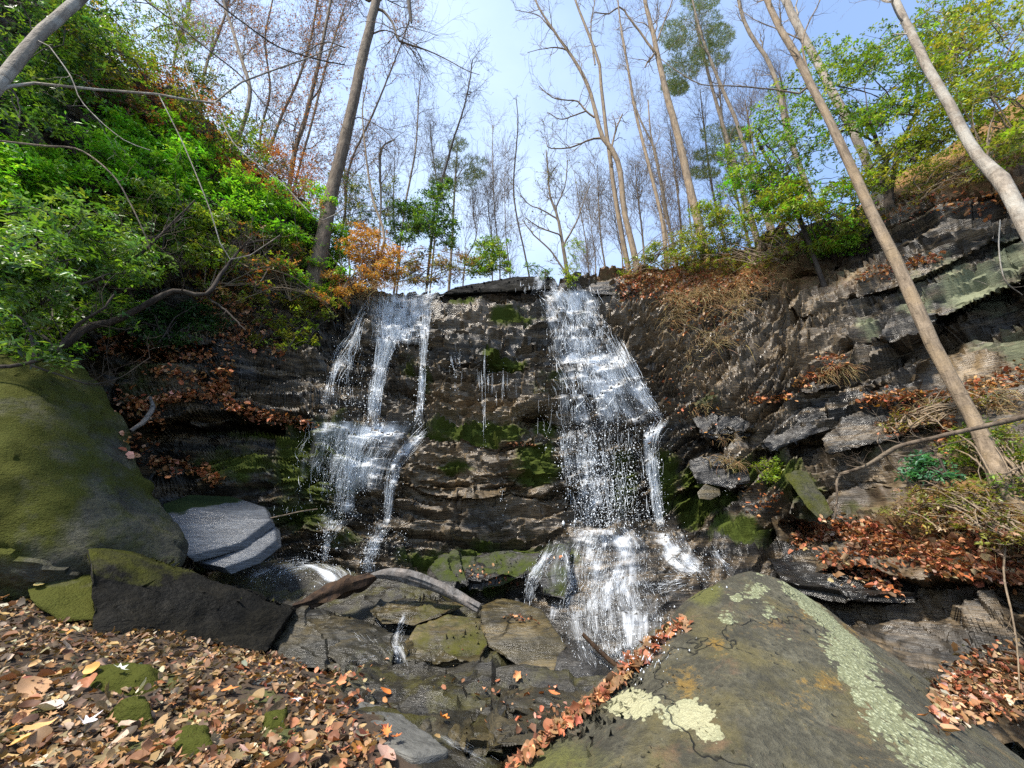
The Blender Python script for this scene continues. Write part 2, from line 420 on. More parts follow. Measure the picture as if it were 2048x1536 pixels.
def ground_mat():
    m, nt, out = new_mat('streambank_ground'); n = N(nt)
    co = n.coord()
    st = n.map(co, (1.0, 1.6, 9.0), (0.1, -0.22, 0.3))
    lay = n.noise(st, 2.6, 6, 0.65, 0.3); fine = n.noise(n.map(co, (3, 6, 30), (0.1, -0.22, 0.3)), 3, 5, 0.7); grit = n.noise(co, 45, 4, 0.7)
    rock = n.mix(n.ramp(lay, [(0.35, 0), (0.68, 1)]), (0.005, 0.0045, 0.0035), (0.034, 0.030, 0.020))
    rock = n.mix(n.ramp(fine, [(0.34, 0.8), (0.5, 0)]), rock, (0.007, 0.006, 0.005))
    rock = n.mix(n.math('MULTIPLY', n.ramp(n.noise(co, 2.2, 6, 0.7), [(0.48, 0), (0.62, 1)]), 0.75), rock, n.mix(grit, (0.03, 0.03, 0.006), (0.085, 0.075, 0.02)))
    soil = n.mix(n.noise(co, 18, 6, 0.75), (0.010, 0.007, 0.004), (0.07, 0.042, 0.022))
    rk = n.ramp(n.math('ADD', n.attr('rock'), n.math('SUBTRACT', n.noise(co, 4, 5, 0.7), 0.5)), [(0.42, 0), (0.58, 1)])
    col = n.mix(rk, soil, rock)
    ms = n.ramp(n.math('ADD', n.attr('moss'), n.math('SUBTRACT', n.noise(co, 5, 6, 0.7), 0.5)), [(0.42, 0), (0.58, 1)])
    col = n.mix(ms, col, n.mix(grit, (0.02, 0.026, 0.005), (0.085, 0.09, 0.016)))
    rg = n.mix(rk, (0.95, 0.95, 0.95), n.ramp(n.noise(st, 1.4, 5, 0.6), [(0.4, 0.3), (0.62, 0.6)]))
    rg = n.mix(ms, rg, (0.95, 0.95, 0.95))
    h = n.math('ADD', n.math('MULTIPLY', lay, 0.55), n.math('MULTIPLY', fine, 0.35)); h = n.math('ADD', h, n.math('MULTIPLY', grit, 0.2))
    nt.links.new(n.bsdf(col, rg, 0.5, n.bump(h, 0.9, 0.04)), out.inputs['Surface'])
    return m
M['ground'] = ground_mat()
# ------------------------------------------------------------------ rock wall round the fall (one bedrock mass)
CL = np.array([  # surveyed: column, row, forward distance
 # far wing, towards the west
 (-350,-300,3.0),(-350,300,3.2),(-350,800,3.4),(-350,1400,3.2),
 (0,-150,4.0),(0,200,4.6),(0,500,4.9),(0,800,5.0),(0,1100,4.8),(0,1480,4.4),
 (130,0,4.8),(230,100,5.6),(250,350,5.9),(220,600,6.0),(220,800,5.9),(250,1000,5.7),(250,1400,5.0),
 (400,235,6.9),(420,450,7.0),(450,600,6.9),(450,700,6.75),(450,830,6.3),(300,845,5.9),(320,930,6.1),(420,1000,6.2),(430,1150,5.9),(430,1400,5.2),
 (560,370,8.0),(600,560,8.2),(600,650,7.8),(600,760,7.3),(620,840,6.9),(600,870,6.75),(600,1000,6.6),(560,1090,6.5),(560,1180,6.1),(600,1400,5.2),
 # head wall
 (640,450,8.7),(690,560,8.9),(720,592,8.9),(740,640,8.55),(740,760,7.75),(740,835,7.3),(740,865,7.0),(740,1000,6.75),(740,1100,6.5),(740,1180,6.1),(760,1400,5.2),
 (800,588,9.1),(880,578,9.3),(860,640,8.6),(860,760,7.85),(860,850,7.4),(860,890,7.05),(860,1000,6.85),(860,1100,6.55),(860,1180,6.15),(900,1400,5.2),
 (1000,572,9.5),(1000,620,9.0),(990,700,8.2),(980,790,7.7),(990,860,7.45),(1000,900,7.1),(1000,1020,6.9),(1000,1100,6.5),(1000,1180,6.1),(1030,1400,5.1),
 (1060,575,9.5),(1130,572,9.5),(1130,610,9.0),(1130,690,8.45),(1150,715,8.15),(1170,800,7.7),(1190,880,7.3),(1190,1000,7.05),(1190,1050,6.9),(1190,1075,6.35),(1190,1150,5.95),(1200,1190,5.7),(1210,1240,5.2),(1230,1330,4.75),(1230,1450,4.4),
 (1100,1090,6.6),(1110,1160,6.2),(1100,1240,5.6),
 (1180,568,9.6),(1250,548,9.5),(1330,535,9.3),(1270,640,8.6),(1290,760,7.8),(1320,850,7.3),(1320,1000,6.9),(1320,1060,6.7),(1340,1085,6.3),(1390,1150,5.7),(1330,1200,5.5),(1340,1300,4.8),
 (1400,640,8.3),(1400,760,7.5),(1400,860,6.9),(1420,960,6.6),(1420,1080,6.35),(1470,1150,5.5),(1470,1300,4.8),
 # east wall
 (1450,505,9.0),(1550,470,8.4),(1540,600,7.7),(1540,720,6.9),(1560,850,6.3),(1560,960,6.1),(1570,1050,5.9),(1600,1090,5.5),(1620,1150,5.0),(1640,1300,4.3),
 (1660,440,7.8),(1780,405,7.0),(1700,560,6.7),(1700,700,6.2),(1700,800,5.9),(1740,860,5.6),(1720,960,5.5),(1700,1020,5.4),(1720,1070,5.0),(1760,1140,4.5),(1760,1250,4.0),(1760,1400,3.6),
 (1900,370,6.0),(2048,335,5.2),(1880,500,5.6),(1950,600,5.1),(1930,720,5.0),(1880,790,5.0),(1900,850,4.8),(1900,950,4.5),(1900,1050,4.2),(1930,1130,3.9),(1930,1180,3.8),(1930,1260,3.75),(1900,1340,3.35),(1900,1450,3.0),
 (2050,560,4.7),(2050,760,4.5),(2050,900,4.0),(2050,1050,3.7),(2060,1160,3.5),(2060,1280,3.4),(2060,1400,2.8),(2060,1480,2.6),
 (2400,250,3.6),(2400,600,3.4),(2400,900,3.1),(2400,1200,2.7),(2400,1480,2.2)], float)
def _key(px, py): return np.stack([np.asarray(px) / 1000.0, np.asarray(py) / 1000.0], -1)
cliff_rbf = RBF(_key(CL[:, 0], CL[:, 1]), np.log(CL[:, 2]), 2e-5)
TOPX = [-350, 0, 130, 230, 400, 560, 640, 690, 720, 800, 880, 1000, 1060, 1130, 1180, 1250, 1330, 1450, 1550, 1660, 1780, 1900, 2048, 2400]
TOPY = [-300, -150, 0, 100, 235, 370, 450, 560, 592, 588, 578, 572, 575, 572, 568, 548, 535, 505, 470, 440, 405, 370, 335, 250]
NC, NR, NB = 930, 350, 14
cu = np.concatenate([np.linspace(-350, -20, 40), np.linspace(-17, 2065, NC - 80), np.linspace(2075, 2400, 40)])
ctop = np.interp(cu, TOPX, TOPY)
vv = np.linspace(0, 1, NR)
CPX = np.broadcast_to(cu, (NR, NC)).copy()
CPY = ctop[None] + (1470 - ctop[None]) * vv[:, None]
Yc = np.exp(cliff_rbf(_key(CPX, CPY)))
# benches and overhangs: (polyline, depth change in metres just below the line, fade height in px)
EDGES = [
 ([(290,842),(380,850),(450,843),(560,848),(620,852)], +0.55, 60),      # undercut below the leaf covered shelf
 ([(230,745),(330,735),(430,748)], +0.30, 30),
 ([(250,690),(330,700),(420,690)], +0.30, 40),
 ([(800,862),(900,885),(1010,890),(1090,893)], +0.12, 25),
 ([(830,980),(900,1000),(1000,985),(1080,1000)], +0.16, 40),
 ([(900,745),(980,725),(1060,735)], +0.13, 45),
 ([(920,585),(1000,592),(1080,590)], +0.15, 16),
 ([(1180,712),(1260,700),(1300,740)], -0.12, 60),
 ([(1400,880),(1450,900),(1500,872)], +0.35, 55),
 ([(1510,905),(1600,885),(1690,880)], +0.32, 40),
 ([(1380,985),(1440,975),(1500,985)], +0.35, 35),
 ([(1540,1060),(1610,1040)], +0.5, 30),
 ([(1560,640),(1700,610),(1830,560),(2048,470)], +0.22, 50),
 ([(1860,650),(1940,620),(2060,560)], +0.75, 75),
 ([(1700,700),(1800,690),(1900,660)], +0.16, 40),
 ([(1600,540),(1700,500),(1850,440),(2048,400)], +0.25, 45),
 ([(1540,800),(1640,790),(1760,770)], +0.14, 40),
 ([(1640,985),(1740,965)], +0.15, 40),
 ([(1620,1150),(1760,1150),(1850,1165),(2060,1175)], +0.35, 110),
 ([(1050,835),(1085,830),(1110,850)], +0.40, 45),                        # small cave beside the fall
 ([(1120,1180),(1220,1165),(1320,1190)], -0.08, 40),
 ([(640,1030),(720,1020),(800,1040)], -0.12, 60),
 ([(1720,880),(1800,860),(1900,850)], +0.16, 40),
]
for pl, amp, hgt in EDGES:
    xs = [p[0] for p in pl]; ys = [p[1] for p in pl]
    ln = np.interp(CPX, xs, ys) + 7 * vnoise(np.stack([CPX / 45, CPX * 0, CPX * 0], -1), 5)
    d = CPY - ln
    win = smooth(xs[0] - 28, xs[0] + 12, CPX) * (1 - smooth(xs[-1] - 12, xs[-1] + 28, CPX))
    Yc += amp * win * smooth(-2.5, 3.5, d) * np.exp(-np.maximum(d, 0) / hgt)
Pc = at(CPX, CPY, Yc)
def normals(P, ref=None):
    du = np.gradient(P, axis=1); dv = np.gradient(P, axis=0)
    nn = np.cross(dv, du); nn /= np.linalg.norm(nn, axis=-1, keepdims=True) + 1e-9
    flip = ((EYE - P) * nn).sum(-1) < 0
    nn[flip] *= -1
    return nn
def blur(A, k):
    ker = np.ones(k) / k
    A = np.apply_along_axis(lambda r: np.convolve(np.pad(r, k // 2, 'edge'), ker, 'valid'), 0, A)
    return np.apply_along_axis(lambda r: np.convolve(np.pad(r, k // 2, 'edge'), ker, 'valid'), 1, A)
nb = normals(Pc)
nb = np.stack([blur(nb[..., k], 9) for k in range(3)], -1); nb /= np.linalg.norm(nb, axis=-1, keepdims=True)
DIPX, DIPA = [-350, 300, 600, 1000, 1250, 1400, 1600, 1800, 2100], [-2, 2, -5, 3, 8, 14, 24, 22, 18]
def facets(u, v, seed):
    """broken rock: each cell of a jittered grid is a tilted flat piece"""
    iu, iv = np.floor(u).astype(np.int64), np.floor(v).astype(np.int64)
    best = np.full(u.shape, 1e9); val = np.zeros(u.shape)
    for a in (-1, 0, 1):
        for b in (-1, 0, 1):
            cu_, cv_ = iu + a, iv + b
            qu = cu_ + 0.1 + 0.8 * hash1(cu_, cv_, seed); qv = cv_ + 0.1 + 0.8 * hash1(cu_, cv_, seed + 1)
            d = (u - qu) ** 2 + (v - qv) ** 2
            w = (hash1(cu_, cv_, seed + 2) - 0.5) + (hash1(cu_, cv_, seed + 3) - 0.5) * 0.8 * (u - qu) + (hash1(cu_, cv_, seed + 4) - 0.2) * 1.1 * (v - qv)
            k = d < best
            best = np.where(k, d, best); val = np.where(k, w, val)
    return val
def strata(P, dip, amp=1.0, seed=0):
    ca, sa = np.cos(dip), np.sin(dip)
    al = P[..., 0] * ca + P[..., 2] * sa
    s = -P[..., 0] * sa + P[..., 2] * ca + 0.22 * P[..., 1]
    s = s + 0.16 * vnoise(P * 0.7, seed + 1) + 0.06 * vnoise(P * 2.1, seed + 2) + 0.02 * vnoise(P * 6.3, seed + 3)
    al = al + 0.25 * vnoise(P * 1.7, seed + 4)
    dpt = P[..., 1] * 0.8 - P[..., 0] * sa * 0.2
    out = 0
    for q, (h, L, a) in enumerate([(0.95, 2.0, 0.46), (0.40, 1.0, 0.12)]):
        k = np.floor(s / h + 0.25 * vnoise(P * (0.5 / h), seed + 70 + q)).astype(np.int64); r = hash1(k, 0, seed + 10 + q)
        sl = (hash1(k, 3, seed + 20 + q) - 0.5) * 1.6                    # fractures run oblique to the layers
        c = np.floor((al + s * sl) / (L * (0.6 + r)) + r * 7).astype(np.int64)
        v = hash1(k, c, seed + 30 + q); f = s / h - np.floor(s / h)
        out = out + a * (v - 0.5) + a * 0.55 * (f - 0.5)
    w1 = 0.10 * vnoise(P * 2.6, seed + 91); w2 = 0.04 * vnoise(P * 7, seed + 92)
    out = out + 0.30 * facets((al + w1) / 0.85, (s + 0.3 * w1) / 0.34, seed + 95) + 0.09 * facets((al + w2) / 0.36, (s + 0.4 * w2) / 0.13, seed + 105) + 0.022 * facets((al + w2) / 0.15, (s + 0.4 * w2) / 0.05, seed + 115)
    for q, (fa, fs, a) in enumerate([(0.9, 5.5, 0.14), (1.6, 12.0, 0.10), (3.2, 30.0, 0.042), (9.0, 70.0, 0.008)]):
        n = vnoise(np.stack([al * fa, s * fs, dpt * fa], -1) + 9.1 * q, seed + 50 + q)
        out = out + a * (0.6 - 2.0 * np.abs(n))
    return out * amp
dip = np.radians(np.interp(CPX, DIPX, DIPA))
amp = np.ones_like(CPX)
amp *= 1 - 0.45 * np.exp(-((CPX - 880) / 220) ** 2 - ((CPY - 620) / 55) ** 2)     # water worn lip
amp *= 1 - 0.75 * np.exp(-((CPX - 1450) / 150) ** 4 - ((CPY - 540) / 50) ** 4)    # soil apron
amp *= 1 - 0.72 * np.exp(-((CPX - 1230) / 150) ** 4 - ((CPY - 1200) / 130) ** 4)
near = np.clip(np.linalg.norm(Pc - EYE, axis=-1) / 7.5, 0.55, 1.1)
dsp = strata(Pc, dip, 0.85, 100) * amp * near + 0.10 * fbm(Pc * 0.9, 3, 61) + 0.03 * fbm(Pc * 4, 3, 62) * amp + 0.16 * (1 - amp) * fbm(Pc * np.array([2.6, 1.2, 2.2]), 3, 63)
Pd = Pc + nb * dsp[..., None]
# the ground goes on behind the rim
back = []
rim0 = np.stack([blur(np.stack([Pd[0][:, k]] * 3), 61)[1] for k in range(3)], -1)
hd = Pc[0].copy(); hd[:, 2] = 0; hd[:, 0] -= 0; hd /= np.linalg.norm(hd, axis=1, keepdims=True)
slope = np.interp(cu, [-350, 0, 400, 640, 740, 800, 1120, 1250, 1450, 1600, 1800, 2400], [1.3, 1.2, 0.8, 0.4, 0.25, 0.12, 0.1, 0.22, 0.35, 0.6, 0.85, 1.1])
for k in range(NB, 0, -1):
    dist = 0.12 * k ** 2.05
    q = Pd[0] * (0.5 ** k) + rim0 * (1 - 0.5 ** k) + hd * dist + np.array([0, 0, 1.0]) * (slope * dist * (1 - 0.012 * dist))[:, None]
    q[:, 2] += 0.25 * min(1, dist) * fbm(q * 0.5, 3, 77) 
    back.append(q)
ALLP = np.concatenate([np.stack(back), Pd])
ALX = np.concatenate([np.broadcast_to(cu, (NB, NC)), CPX]); ALY = np.concatenate([np.broadcast_to(ctop - 5, (NB, NC)), CPY])
def blobs(px, py, lst):
    r = np.zeros_like(px)
    for (x, y, rx, ry, s) in lst:
        r = np.maximum(r, s * np.exp(-(((px - x) / rx) ** 2 + ((py - y) / ry) ** 2)))
    return r
MOSS = [(1010,635,35,18,.75),(1030,640,70,22,.6),(1010,720,60,22,.75),(930,605,60,14,.5),(1100,770,60,40,.4),(960,860,120,26,.75),(860,870,60,14,.7),
 (640,930,120,90,.72),(470,930,120,60,.6),(500,860,140,14,.5),(600,1030,120,60,.5),(690,1080,60,40,.4),(1070,930,60,60,.7),(910,940,40,14,.7),(1000,1100,100,28,.85),
 (860,1120,90,30,.6),(930,1150,120,30,.7),(1400,960,50,40,.7),(1500,950,40,30,.6),(1560,960,60,50,.55),(1390,1010,60,40,.7),(1330,960,40,90,.6),(1480,1080,90,40,.6),
 (1250,960,40,90,.55),(1230,540,40,12,.9),(1160,640,30,20,.35),(820,730,30,40,.5),(850,760,20,40,.5),(1460,1010,60,40,.5),(740,780,60,60,.3),(1420,820,60,30,.4),(1750,900,90,40,.35),
 (300,780,120,60,.4),(1140,1110,40,30,.5),(1620,1000,60,60,.5),(1090,850,40,20,.6),(450,1100,120,60,.5),(1750,1020,120,30,.4)]
BROWN = [(960,640,80,40,.55),(1000,820,120,50,.7),(900,800,80,50,.6),(1050,930,45,45,.9),(900,950,120,80,.6),(1060,1010,60,60,.5),(1000,1000,60,40,.6),(1380,690,150,60,.55),(1420,760,100,50,.6),
 (1600,640,120,80,.55),(1720,550,40,26,.9),(1600,720,120,50,.6),(1950,720,90,40,.9),(1900,700,60,30,.8),(1500,840,80,50,.45),(1300,640,120,40,.5),(1600,960,120,60,.45),(1740,940,100,40,.5),(1850,1200,60,60,.5)]
LICH = [(1960,590,110,60,1.0),(2030,520,60,60,1.0),(1830,620,60,60,.8),(1740,660,40,40,.75),(2040,680,80,40,.9),(1690,540,40,40,.6),(1960,680,60,30,.7),(1900,540,80,50,.7),(1830,560,60,40,.6),(1720,630,120,80,.45)]
WET = [(760,620,110,60,1),(950,620,100,35,1),(1190,800,180,400,.9),(1380,750,120,80,.7),(1640,560,120,60,.6),(1680,880,110,40,.9),(1350,600,100,30,.8),(680,900,100,120,.8),(1600,1130,120,40,1),(1750,1180,200,60,.9),(720,1080,120,80,.8),(430,820,120,30,.7),(1650,830,100,40,.8)]
backmask = (np.arange(NB + NR) < NB)[:, None] * np.ones((1, NC))
attrs = {'moss': (1.3 * blobs(ALX, ALY, MOSS)).ravel(), 'brown': (1.25 * blobs(ALX, ALY, BROWN)).ravel(),
         'lichen': blobs(ALX, ALY, LICH).ravel(), 'wet': blobs(ALX, ALY, WET).ravel(),
         'soil': np.clip(np.maximum(blobs(ALX, ALY, [(1440,545,210,38,1.3),(1300,565,110,18,1.1),(1900,380,200,30,.9),(1990,1030,160,110,1.1),(1850,1090,120,50,.9)]), backmask * smooth(-0.5, 1.5, (np.arange(NB + NR) * -1.0 + NB)[:, None])) * 1.0 + 0.25 * fbm(ALLP * 2.5, 3, 55) * (blobs(ALX, ALY, [(1440,545,260,60,1),(1990,1030,200,140,1)])), 0, 1).ravel()}
CF = grid_faces(NB + NR, NC)
_fx, _fy = ALX.ravel()[CF[:, 0]], ALY.ravel()[CF[:, 0]]
CF = CF[~((_fx < 1150) & (_fy > 1330)) & ~((_fx < 420) & (_fy > 1200)) & (_fx > -320) & (_fx < 2380)]
cliff = put('cliff', ALLP.reshape(-1, 3), CF, M['cliff'], base=np.array([0, 7.0, -1.6]), attrs=attrs, smooth_shade=True)
tag(cliff, 'dark layered wet rock wall curving round behind the waterfall', 'rock face', kind='structure')
cliff.data.set_sharp_from_angle(angle=math.radians(38))

# ------------------------------------------------------------------ bank and stream bed in front
GL = np.array([(0,1536,1.9),(300,1536,1.9),(600,1536,2.0),(900,1536,2.3),(1000,1536,2.4),(0,1400,2.4),(300,1400,2.5),(600,1400,2.8),(800,1400,3.1),(1000,1430,2.9),(1150,1430,3.0),
 (0,1290,2.9),(150,1290,3.0),(300,1310,3.1),(540,1335,3.5),(700,1345,3.9),(900,1350,3.9),(1100,1400,3.4),(0,1215,3.4),(100,1240,3.3),(-300,1250,3.0),(-300,1536,1.6),(600,1300,4.4),(900,1275,4.8),(1000,1240,5.2),(750,1210,5.2),
 (640,1195,5.3),(500,1185,5.3),(300,1180,5.0),(100,1180,4.6),(1150,1305,4.8),(1240,1335,4.6),(1250,1330,5.4),(1400,1330,4.6),(1500,1360,4.0),(1700,1340,3.6),(1900,1450,2.9),(2048,1500,2.5),(2048,1440,2.8),(1900,1390,3.3),(1500,1536,2.2),(2048,1650,1.8),(2300,1500,2.2),(1100,1536,2.5)], float)
GP = at(GL[:, 0], GL[:, 1], GL[:, 2])
GP = np.concatenate([GP, [(-4, 0, 1.0), (-2, 0, 0.85), (0, 0, 0.5), (2, 0, 0.5), (4, 0.5, 0.5), (-4, 7, 1.3), (0, 7.5, 0.6), (4, 7, 0.8), (-6, 3, 1.6)]])
ground_rbf = RBF(GP[:, :2], GP[:, 2], 0.02)
gy = 0.15 * (8.0 / 0.15) ** np.linspace(0, 1, 330); gx = np.linspace(-1.75, 1.75, 400)
GX = gx[None] * (0.55 + gy[:, None]); GY = np.broadcast_to(gy[:, None], GX.shape)
GZ = ground_rbf(np.stack([GX, GY], -1))
G3 = np.stack([GX, GY, GZ], -1)
gpx, gpy, _ = project(G3)
rockline = np.interp(gpy, [1100, 1290, 1340, 1400, 1460, 1536], [300, 540, 620, 720, 800, 830])
rock_m = smooth(-70, 70, gpx - rockline + 60 * vnoise(np.stack([GX * 3, GY * 3, 0 * GX], -1), 9))
soilbump = 0.05 * fbm(G3 * np.array([1.2, 1.2, 0]), 4, 80) + 0.03 * np.abs(fbm(G3 * np.array([5, 5, 0]), 3, 81))
# tilted ledges of the stream bed, dipping to the east
tilt = G3[..., 0] * 0.25 + G3[..., 1] * 0.75 + 0.35 * vnoise(np.stack([GX, GY, GX * 0], -1) * 1.1, 83)
def stair(x, h, seed):
    k = np.floor(x / h); f = x / h - k
    c = np.floor(G3[..., 0] / (h * 3) + hash1(k.astype(np.int64), 0, seed) * 5).astype(np.int64)
    return h * (0.45 * (hash1(k.astype(np.int64), c, seed) - 0.5) + 0.28 * (f - 0.5))
rockbump = 0.42 * strata(G3 * np.array([1, 1, 1.0]) + np.array([0, 0, 0.35]) * G3[..., 1:2], np.full(GX.shape, -0.22), 0.8, 300) + 0.35 * stair(tilt, 0.38, 84) + 0.10 * fbm(G3 * 1.4, 3, 89)
GZ2 = GZ - 0.45 * smooth(1.15, 0.7, np.sqrt(((GX - 1.15) / 1.25) ** 2 + ((GY - 2.1) / 1.0) ** 2)) - 0.10 * rock_m * smooth(1.8, 2.4, GY) + (1 - rock_m) * soilbump + rock_m * rockbump
G3d = np.stack([GX, GY, GZ2], -1)
gmoss = blobs(gpx, gpy, [(260,1372,120,30,.8),(560,1470,60,40,.8),(300,1500,100,30,.75),(400,1440,60,20,.7),(520,1400,60,30,.6),(80,1440,60,25,.6),(430,1520,120,30,.8),(1000,1470,90,30,.5),(900,1410,80,40,.4),(20,1470,60,30,.6),(640,1420,80,30,.5)])
ground = put('forest_floor', G3d.reshape(-1, 3), grid_faces(*GX.shape), M['ground'], base=np.array([0, 3, -1.0]), attrs={'rock': rock_m.ravel(), 'moss': gmoss.ravel()})
ground.data.set_sharp_from_angle(angle=math.radians(40))
tag(ground, 'leaf strewn bank running down to dark ledges of the stream bed', 'ground', kind='structure')
def ground_z(x, y):
    """height of the displaced bank (bilinear in its grid)"""
    x = np.asarray(x, float); y = np.asarray(y, float)
    r = np.clip(np.log(np.maximum(y, 0.151) / 0.15) / math.log(8.0 / 0.15) * (len(gy) - 1), 0, len(gy) - 1.001)
    c = np.clip((x / (0.55 + y) + 1.75) / 3.5 * (len(gx) - 1), 0, len(gx) - 1.001)
    i = r.astype(int); j = c.astype(int); fr = r - i; fc = c - j
    return (GZ2[i, j] * (1 - fr) * (1 - fc) + GZ2[i + 1, j] * fr * (1 - fc) + GZ2[i, j + 1] * (1 - fr) * fc + GZ2[i + 1, j + 1] * fr * fc)
# ------------------------------------------------------------------ loose rocks: solid hulls, worn and split along their layers
def hull_rock(name, pts, mat, label=None, cat='rock', group=None, levels=5, soft=2, rough=0.03, lay=0.02, dipd=10, moss=None, seed=0, parent=None, attrs_fn=None, target=22000, kind=None, extra=None):
    P = np.array([at(p[0], p[1], p[2]) for p in pts]).reshape(-1, 3)
    if extra is not None: P = np.concatenate([P, np.asarray(extra, float)])
    bm = bmesh.new()
    for p in P: bm.verts.new(p)
    r = bmesh.ops.convex_hull(bm, input=bm.verts)
    junk = [v for v in bm.verts if not v.link_faces]
    bmesh.ops.delete(bm, geom=junk, context='VERTS')
    bmesh.ops.triangulate(bm, faces=bm.faces)
    # even out the triangles, then split until fine enough
    area = sum(f.calc_area() for f in bm.faces)
    want = math.sqrt(area / target) * (2.05 if target < 60000 else 1.75)
    for _ in range(9):
        long_e = [e for e in bm.edges if e.calc_length() > want * 1.4]
        if not long_e: break
        bmesh.ops.subdivide_edges(bm, edges=long_e, cuts=1)
        bmesh.ops.triangulate(bm, faces=[f for f in bm.faces if len(f.verts) > 3])
    for _ in range(soft):
        bmesh.ops.smooth_vert(bm, verts=bm.verts, factor=0.5, use_axis_x=True, use_axis_y=True, use_axis_z=True)
    bm.normal_update()
    bm.verts.ensure_lookup_table()
    V = np.array([v.co[:] for v in bm.verts]); Nn = np.array([v.normal[:] for v in bm.verts])
    F = np.array([[v.index for v in f.verts] for f in bm.faces])
    bm.free()
    size = np.ptp(V, axis=0).max()
    d = rough * size * fbm(V * (2.2 / size) + seed, 4, seed) + 0.45 * rough * size * fbm(V * (7 / size) + seed, 4, seed + 5) - 0.5 * rough * size * smooth(0.35, 0.75, np.abs(fbm(V * (3.1 / size) + seed, 3, seed + 9)))
    if name == 'lichen_boulder': d = d + 0.007 * fbm(V * 11, 3, 3) + 0.012 * np.minimum(fbm(V * 4.5, 3, 14), 0.05)
    if lay: d = d + strata(V, math.radians(dipd), lay * 4, seed + 200) 
    V = V + Nn * d[:, None]
    A = {'moss': np.zeros(len(V)), 'wet': np.zeros(len(V)), 'brown': np.zeros(len(V)), 'lichen': np.zeros(len(V))}
    if moss is not None: A['moss'] = moss(V, Nn)
    if attrs_fn: A.update(attrs_fn(V, Nn))
    o = put(name, V, F, mat, parent, attrs=A)
    o.data.set_sharp_from_angle(angle=math.radians(42))
    if label: tag(o, label, cat, group, kind)
    return o
top_moss = lambda k, b=0.0: (lambda V, Nn: k * smooth(0.1, 0.8, Nn[:, 2]) + b)
rocks = {}
def bl3(V, lst):
    """smooth patches round surveyed spots on the stone, by true distance"""
    r = np.zeros(len(V))
    for (p, rad, s) in lst: r = np.maximum(r, s * np.exp(-(np.linalg.norm(V - p, axis=1) / rad) ** 2))
    return r

# the big mossy boulder on the west bank
rocks['mossy'] = hull_rock('mossy_boulder', [(-60,770,3.6),(60,742,4.0),(125,712,4.3),(152,718,4.4),(190,762,4.4),(230,832,4.4),(272,905,4.4),(312,962,4.4),(347,1022,4.4),(372,1085,4.35),(350,1140,4.1),(200,1150,3.7),(60,1150,3.4),(-140,1140,3.2),(-160,850,3.2),
   (60,800,3.75),(150,800,4.05),(150,950,3.7),(0,950,3.3),(250,1020,3.85),(-100,700,5.0),(100,760,5.6),(330,1050,5.4),(360,1130,5.2),(-200,1100,5.0),(200,1250,3.9),(0,1250,3.6)],
   M['mossrock'], 'huge olive green mossy boulder with a peaked top below the rhododendrons', 'boulder', rough=0.04, lay=0.035, dipd=-30, seed=3, soft=3, target=50000,
   moss=lambda V, Nn: 0.34 * smooth(0.0, 1.6, V[:, 2] - 0.7) - 0.30 * smooth(0.2, 0.9, Nn[:, 0]) + 0.3 * fbm(V * 1.8, 3, 4))  # moss spread also paints light: brighter towards the top, shaded on the east side
rocks['wedge'] = hull_rock('dark_boulder', [(172,1098,3.5),(285,1106,3.7),(400,1140,4.0),(592,1217,4.5),(562,1275,4.35),(532,1305,4.0),(300,1310,3.3),(185,1270,3.15),(176,1140,3.25),(200,1098,4.3),(285,1108,4.5),(592,1222,4.9),(300,1260,4.6)],
   M['wedge'], 'long black wedge of rock with a mossy end lying in front of the mossy boulder', 'boulder', rough=0.035, lay=0.012, dipd=-12, seed=8, soft=2, target=40000,
   moss=lambda V, Nn: 0.9 * smooth(0.25, 0.7, -Nn[:, 0]) + 0.55 * smooth(0.5, 0.9, Nn[:, 2]) * smooth(-2.6, -3.2, V[:, 0]))
rocks['small'] = hull_rock('mossy_rock', [(42,1165,3.5),(80,1136,3.7),(150,1130,3.75),(192,1148,3.7),(192,1240,3.3),(120,1245,3.25),(58,1200,3.3),(60,1160,4.1),(180,1160,4.2)],
   M['mossrock'], 'small rounded mossy rock at the leaf edge beside the black wedge rock', 'rock', rough=0.03, lay=0.0, seed=12, soft=4, target=9000, moss=lambda V, Nn: 0.1 + 0.35 * fbm(V * 4, 3, 5))
# wet slab that slid off the wall, pale sky sheen in its base colour
s1 = [(325,1008,4.9),(380,990,5.5),(465,993,5.75),(530,1015,5.55),(540,1040,5.3),(480,1085,4.95),(375,1112,4.6),(338,1062,4.65)]
dn = np.array([0.10, 0.16, -0.16])
def slab(name, face, off, thick, label, **kw):
    P = np.array([at(*p) for p in face]) + off
    return hull_rock(name, [], M['slab'], label, 'slab', extra=np.concatenate([P, P + dn / np.linalg.norm(dn) * thick]), **kw)
rocks['slab'] = slab('wet_slab', s1, np.zeros(3), 0.11, 'wet slab coloured with pale blue sky sheen tilted beside the mossy boulder', seed=21, soft=1, rough=0.007, lay=0.0, dipd=20, target=30000,
   moss=lambda V, Nn: 0.75 * (1 - smooth(-4.25, -3.75, V[:, 0] - 0.35 * (V[:, 2] - 1.6) + 0.5 * fbm(V * 3, 4, 6))))
s2 = [(380,1118,4.72),(480,1092,5.05),(541,1046,5.35),(543,1076,5.2),(500,1108,4.95),(438,1130,4.7)]
rocks['slab2'] = slab('wet_slab', s2, np.array([0.03, 0.05, -0.03]), 0.12, 'narrow wet layer of split rock tucked under the pale slab', seed=22, soft=1, rough=0.007, lay=0.004, dipd=25, target=12000)
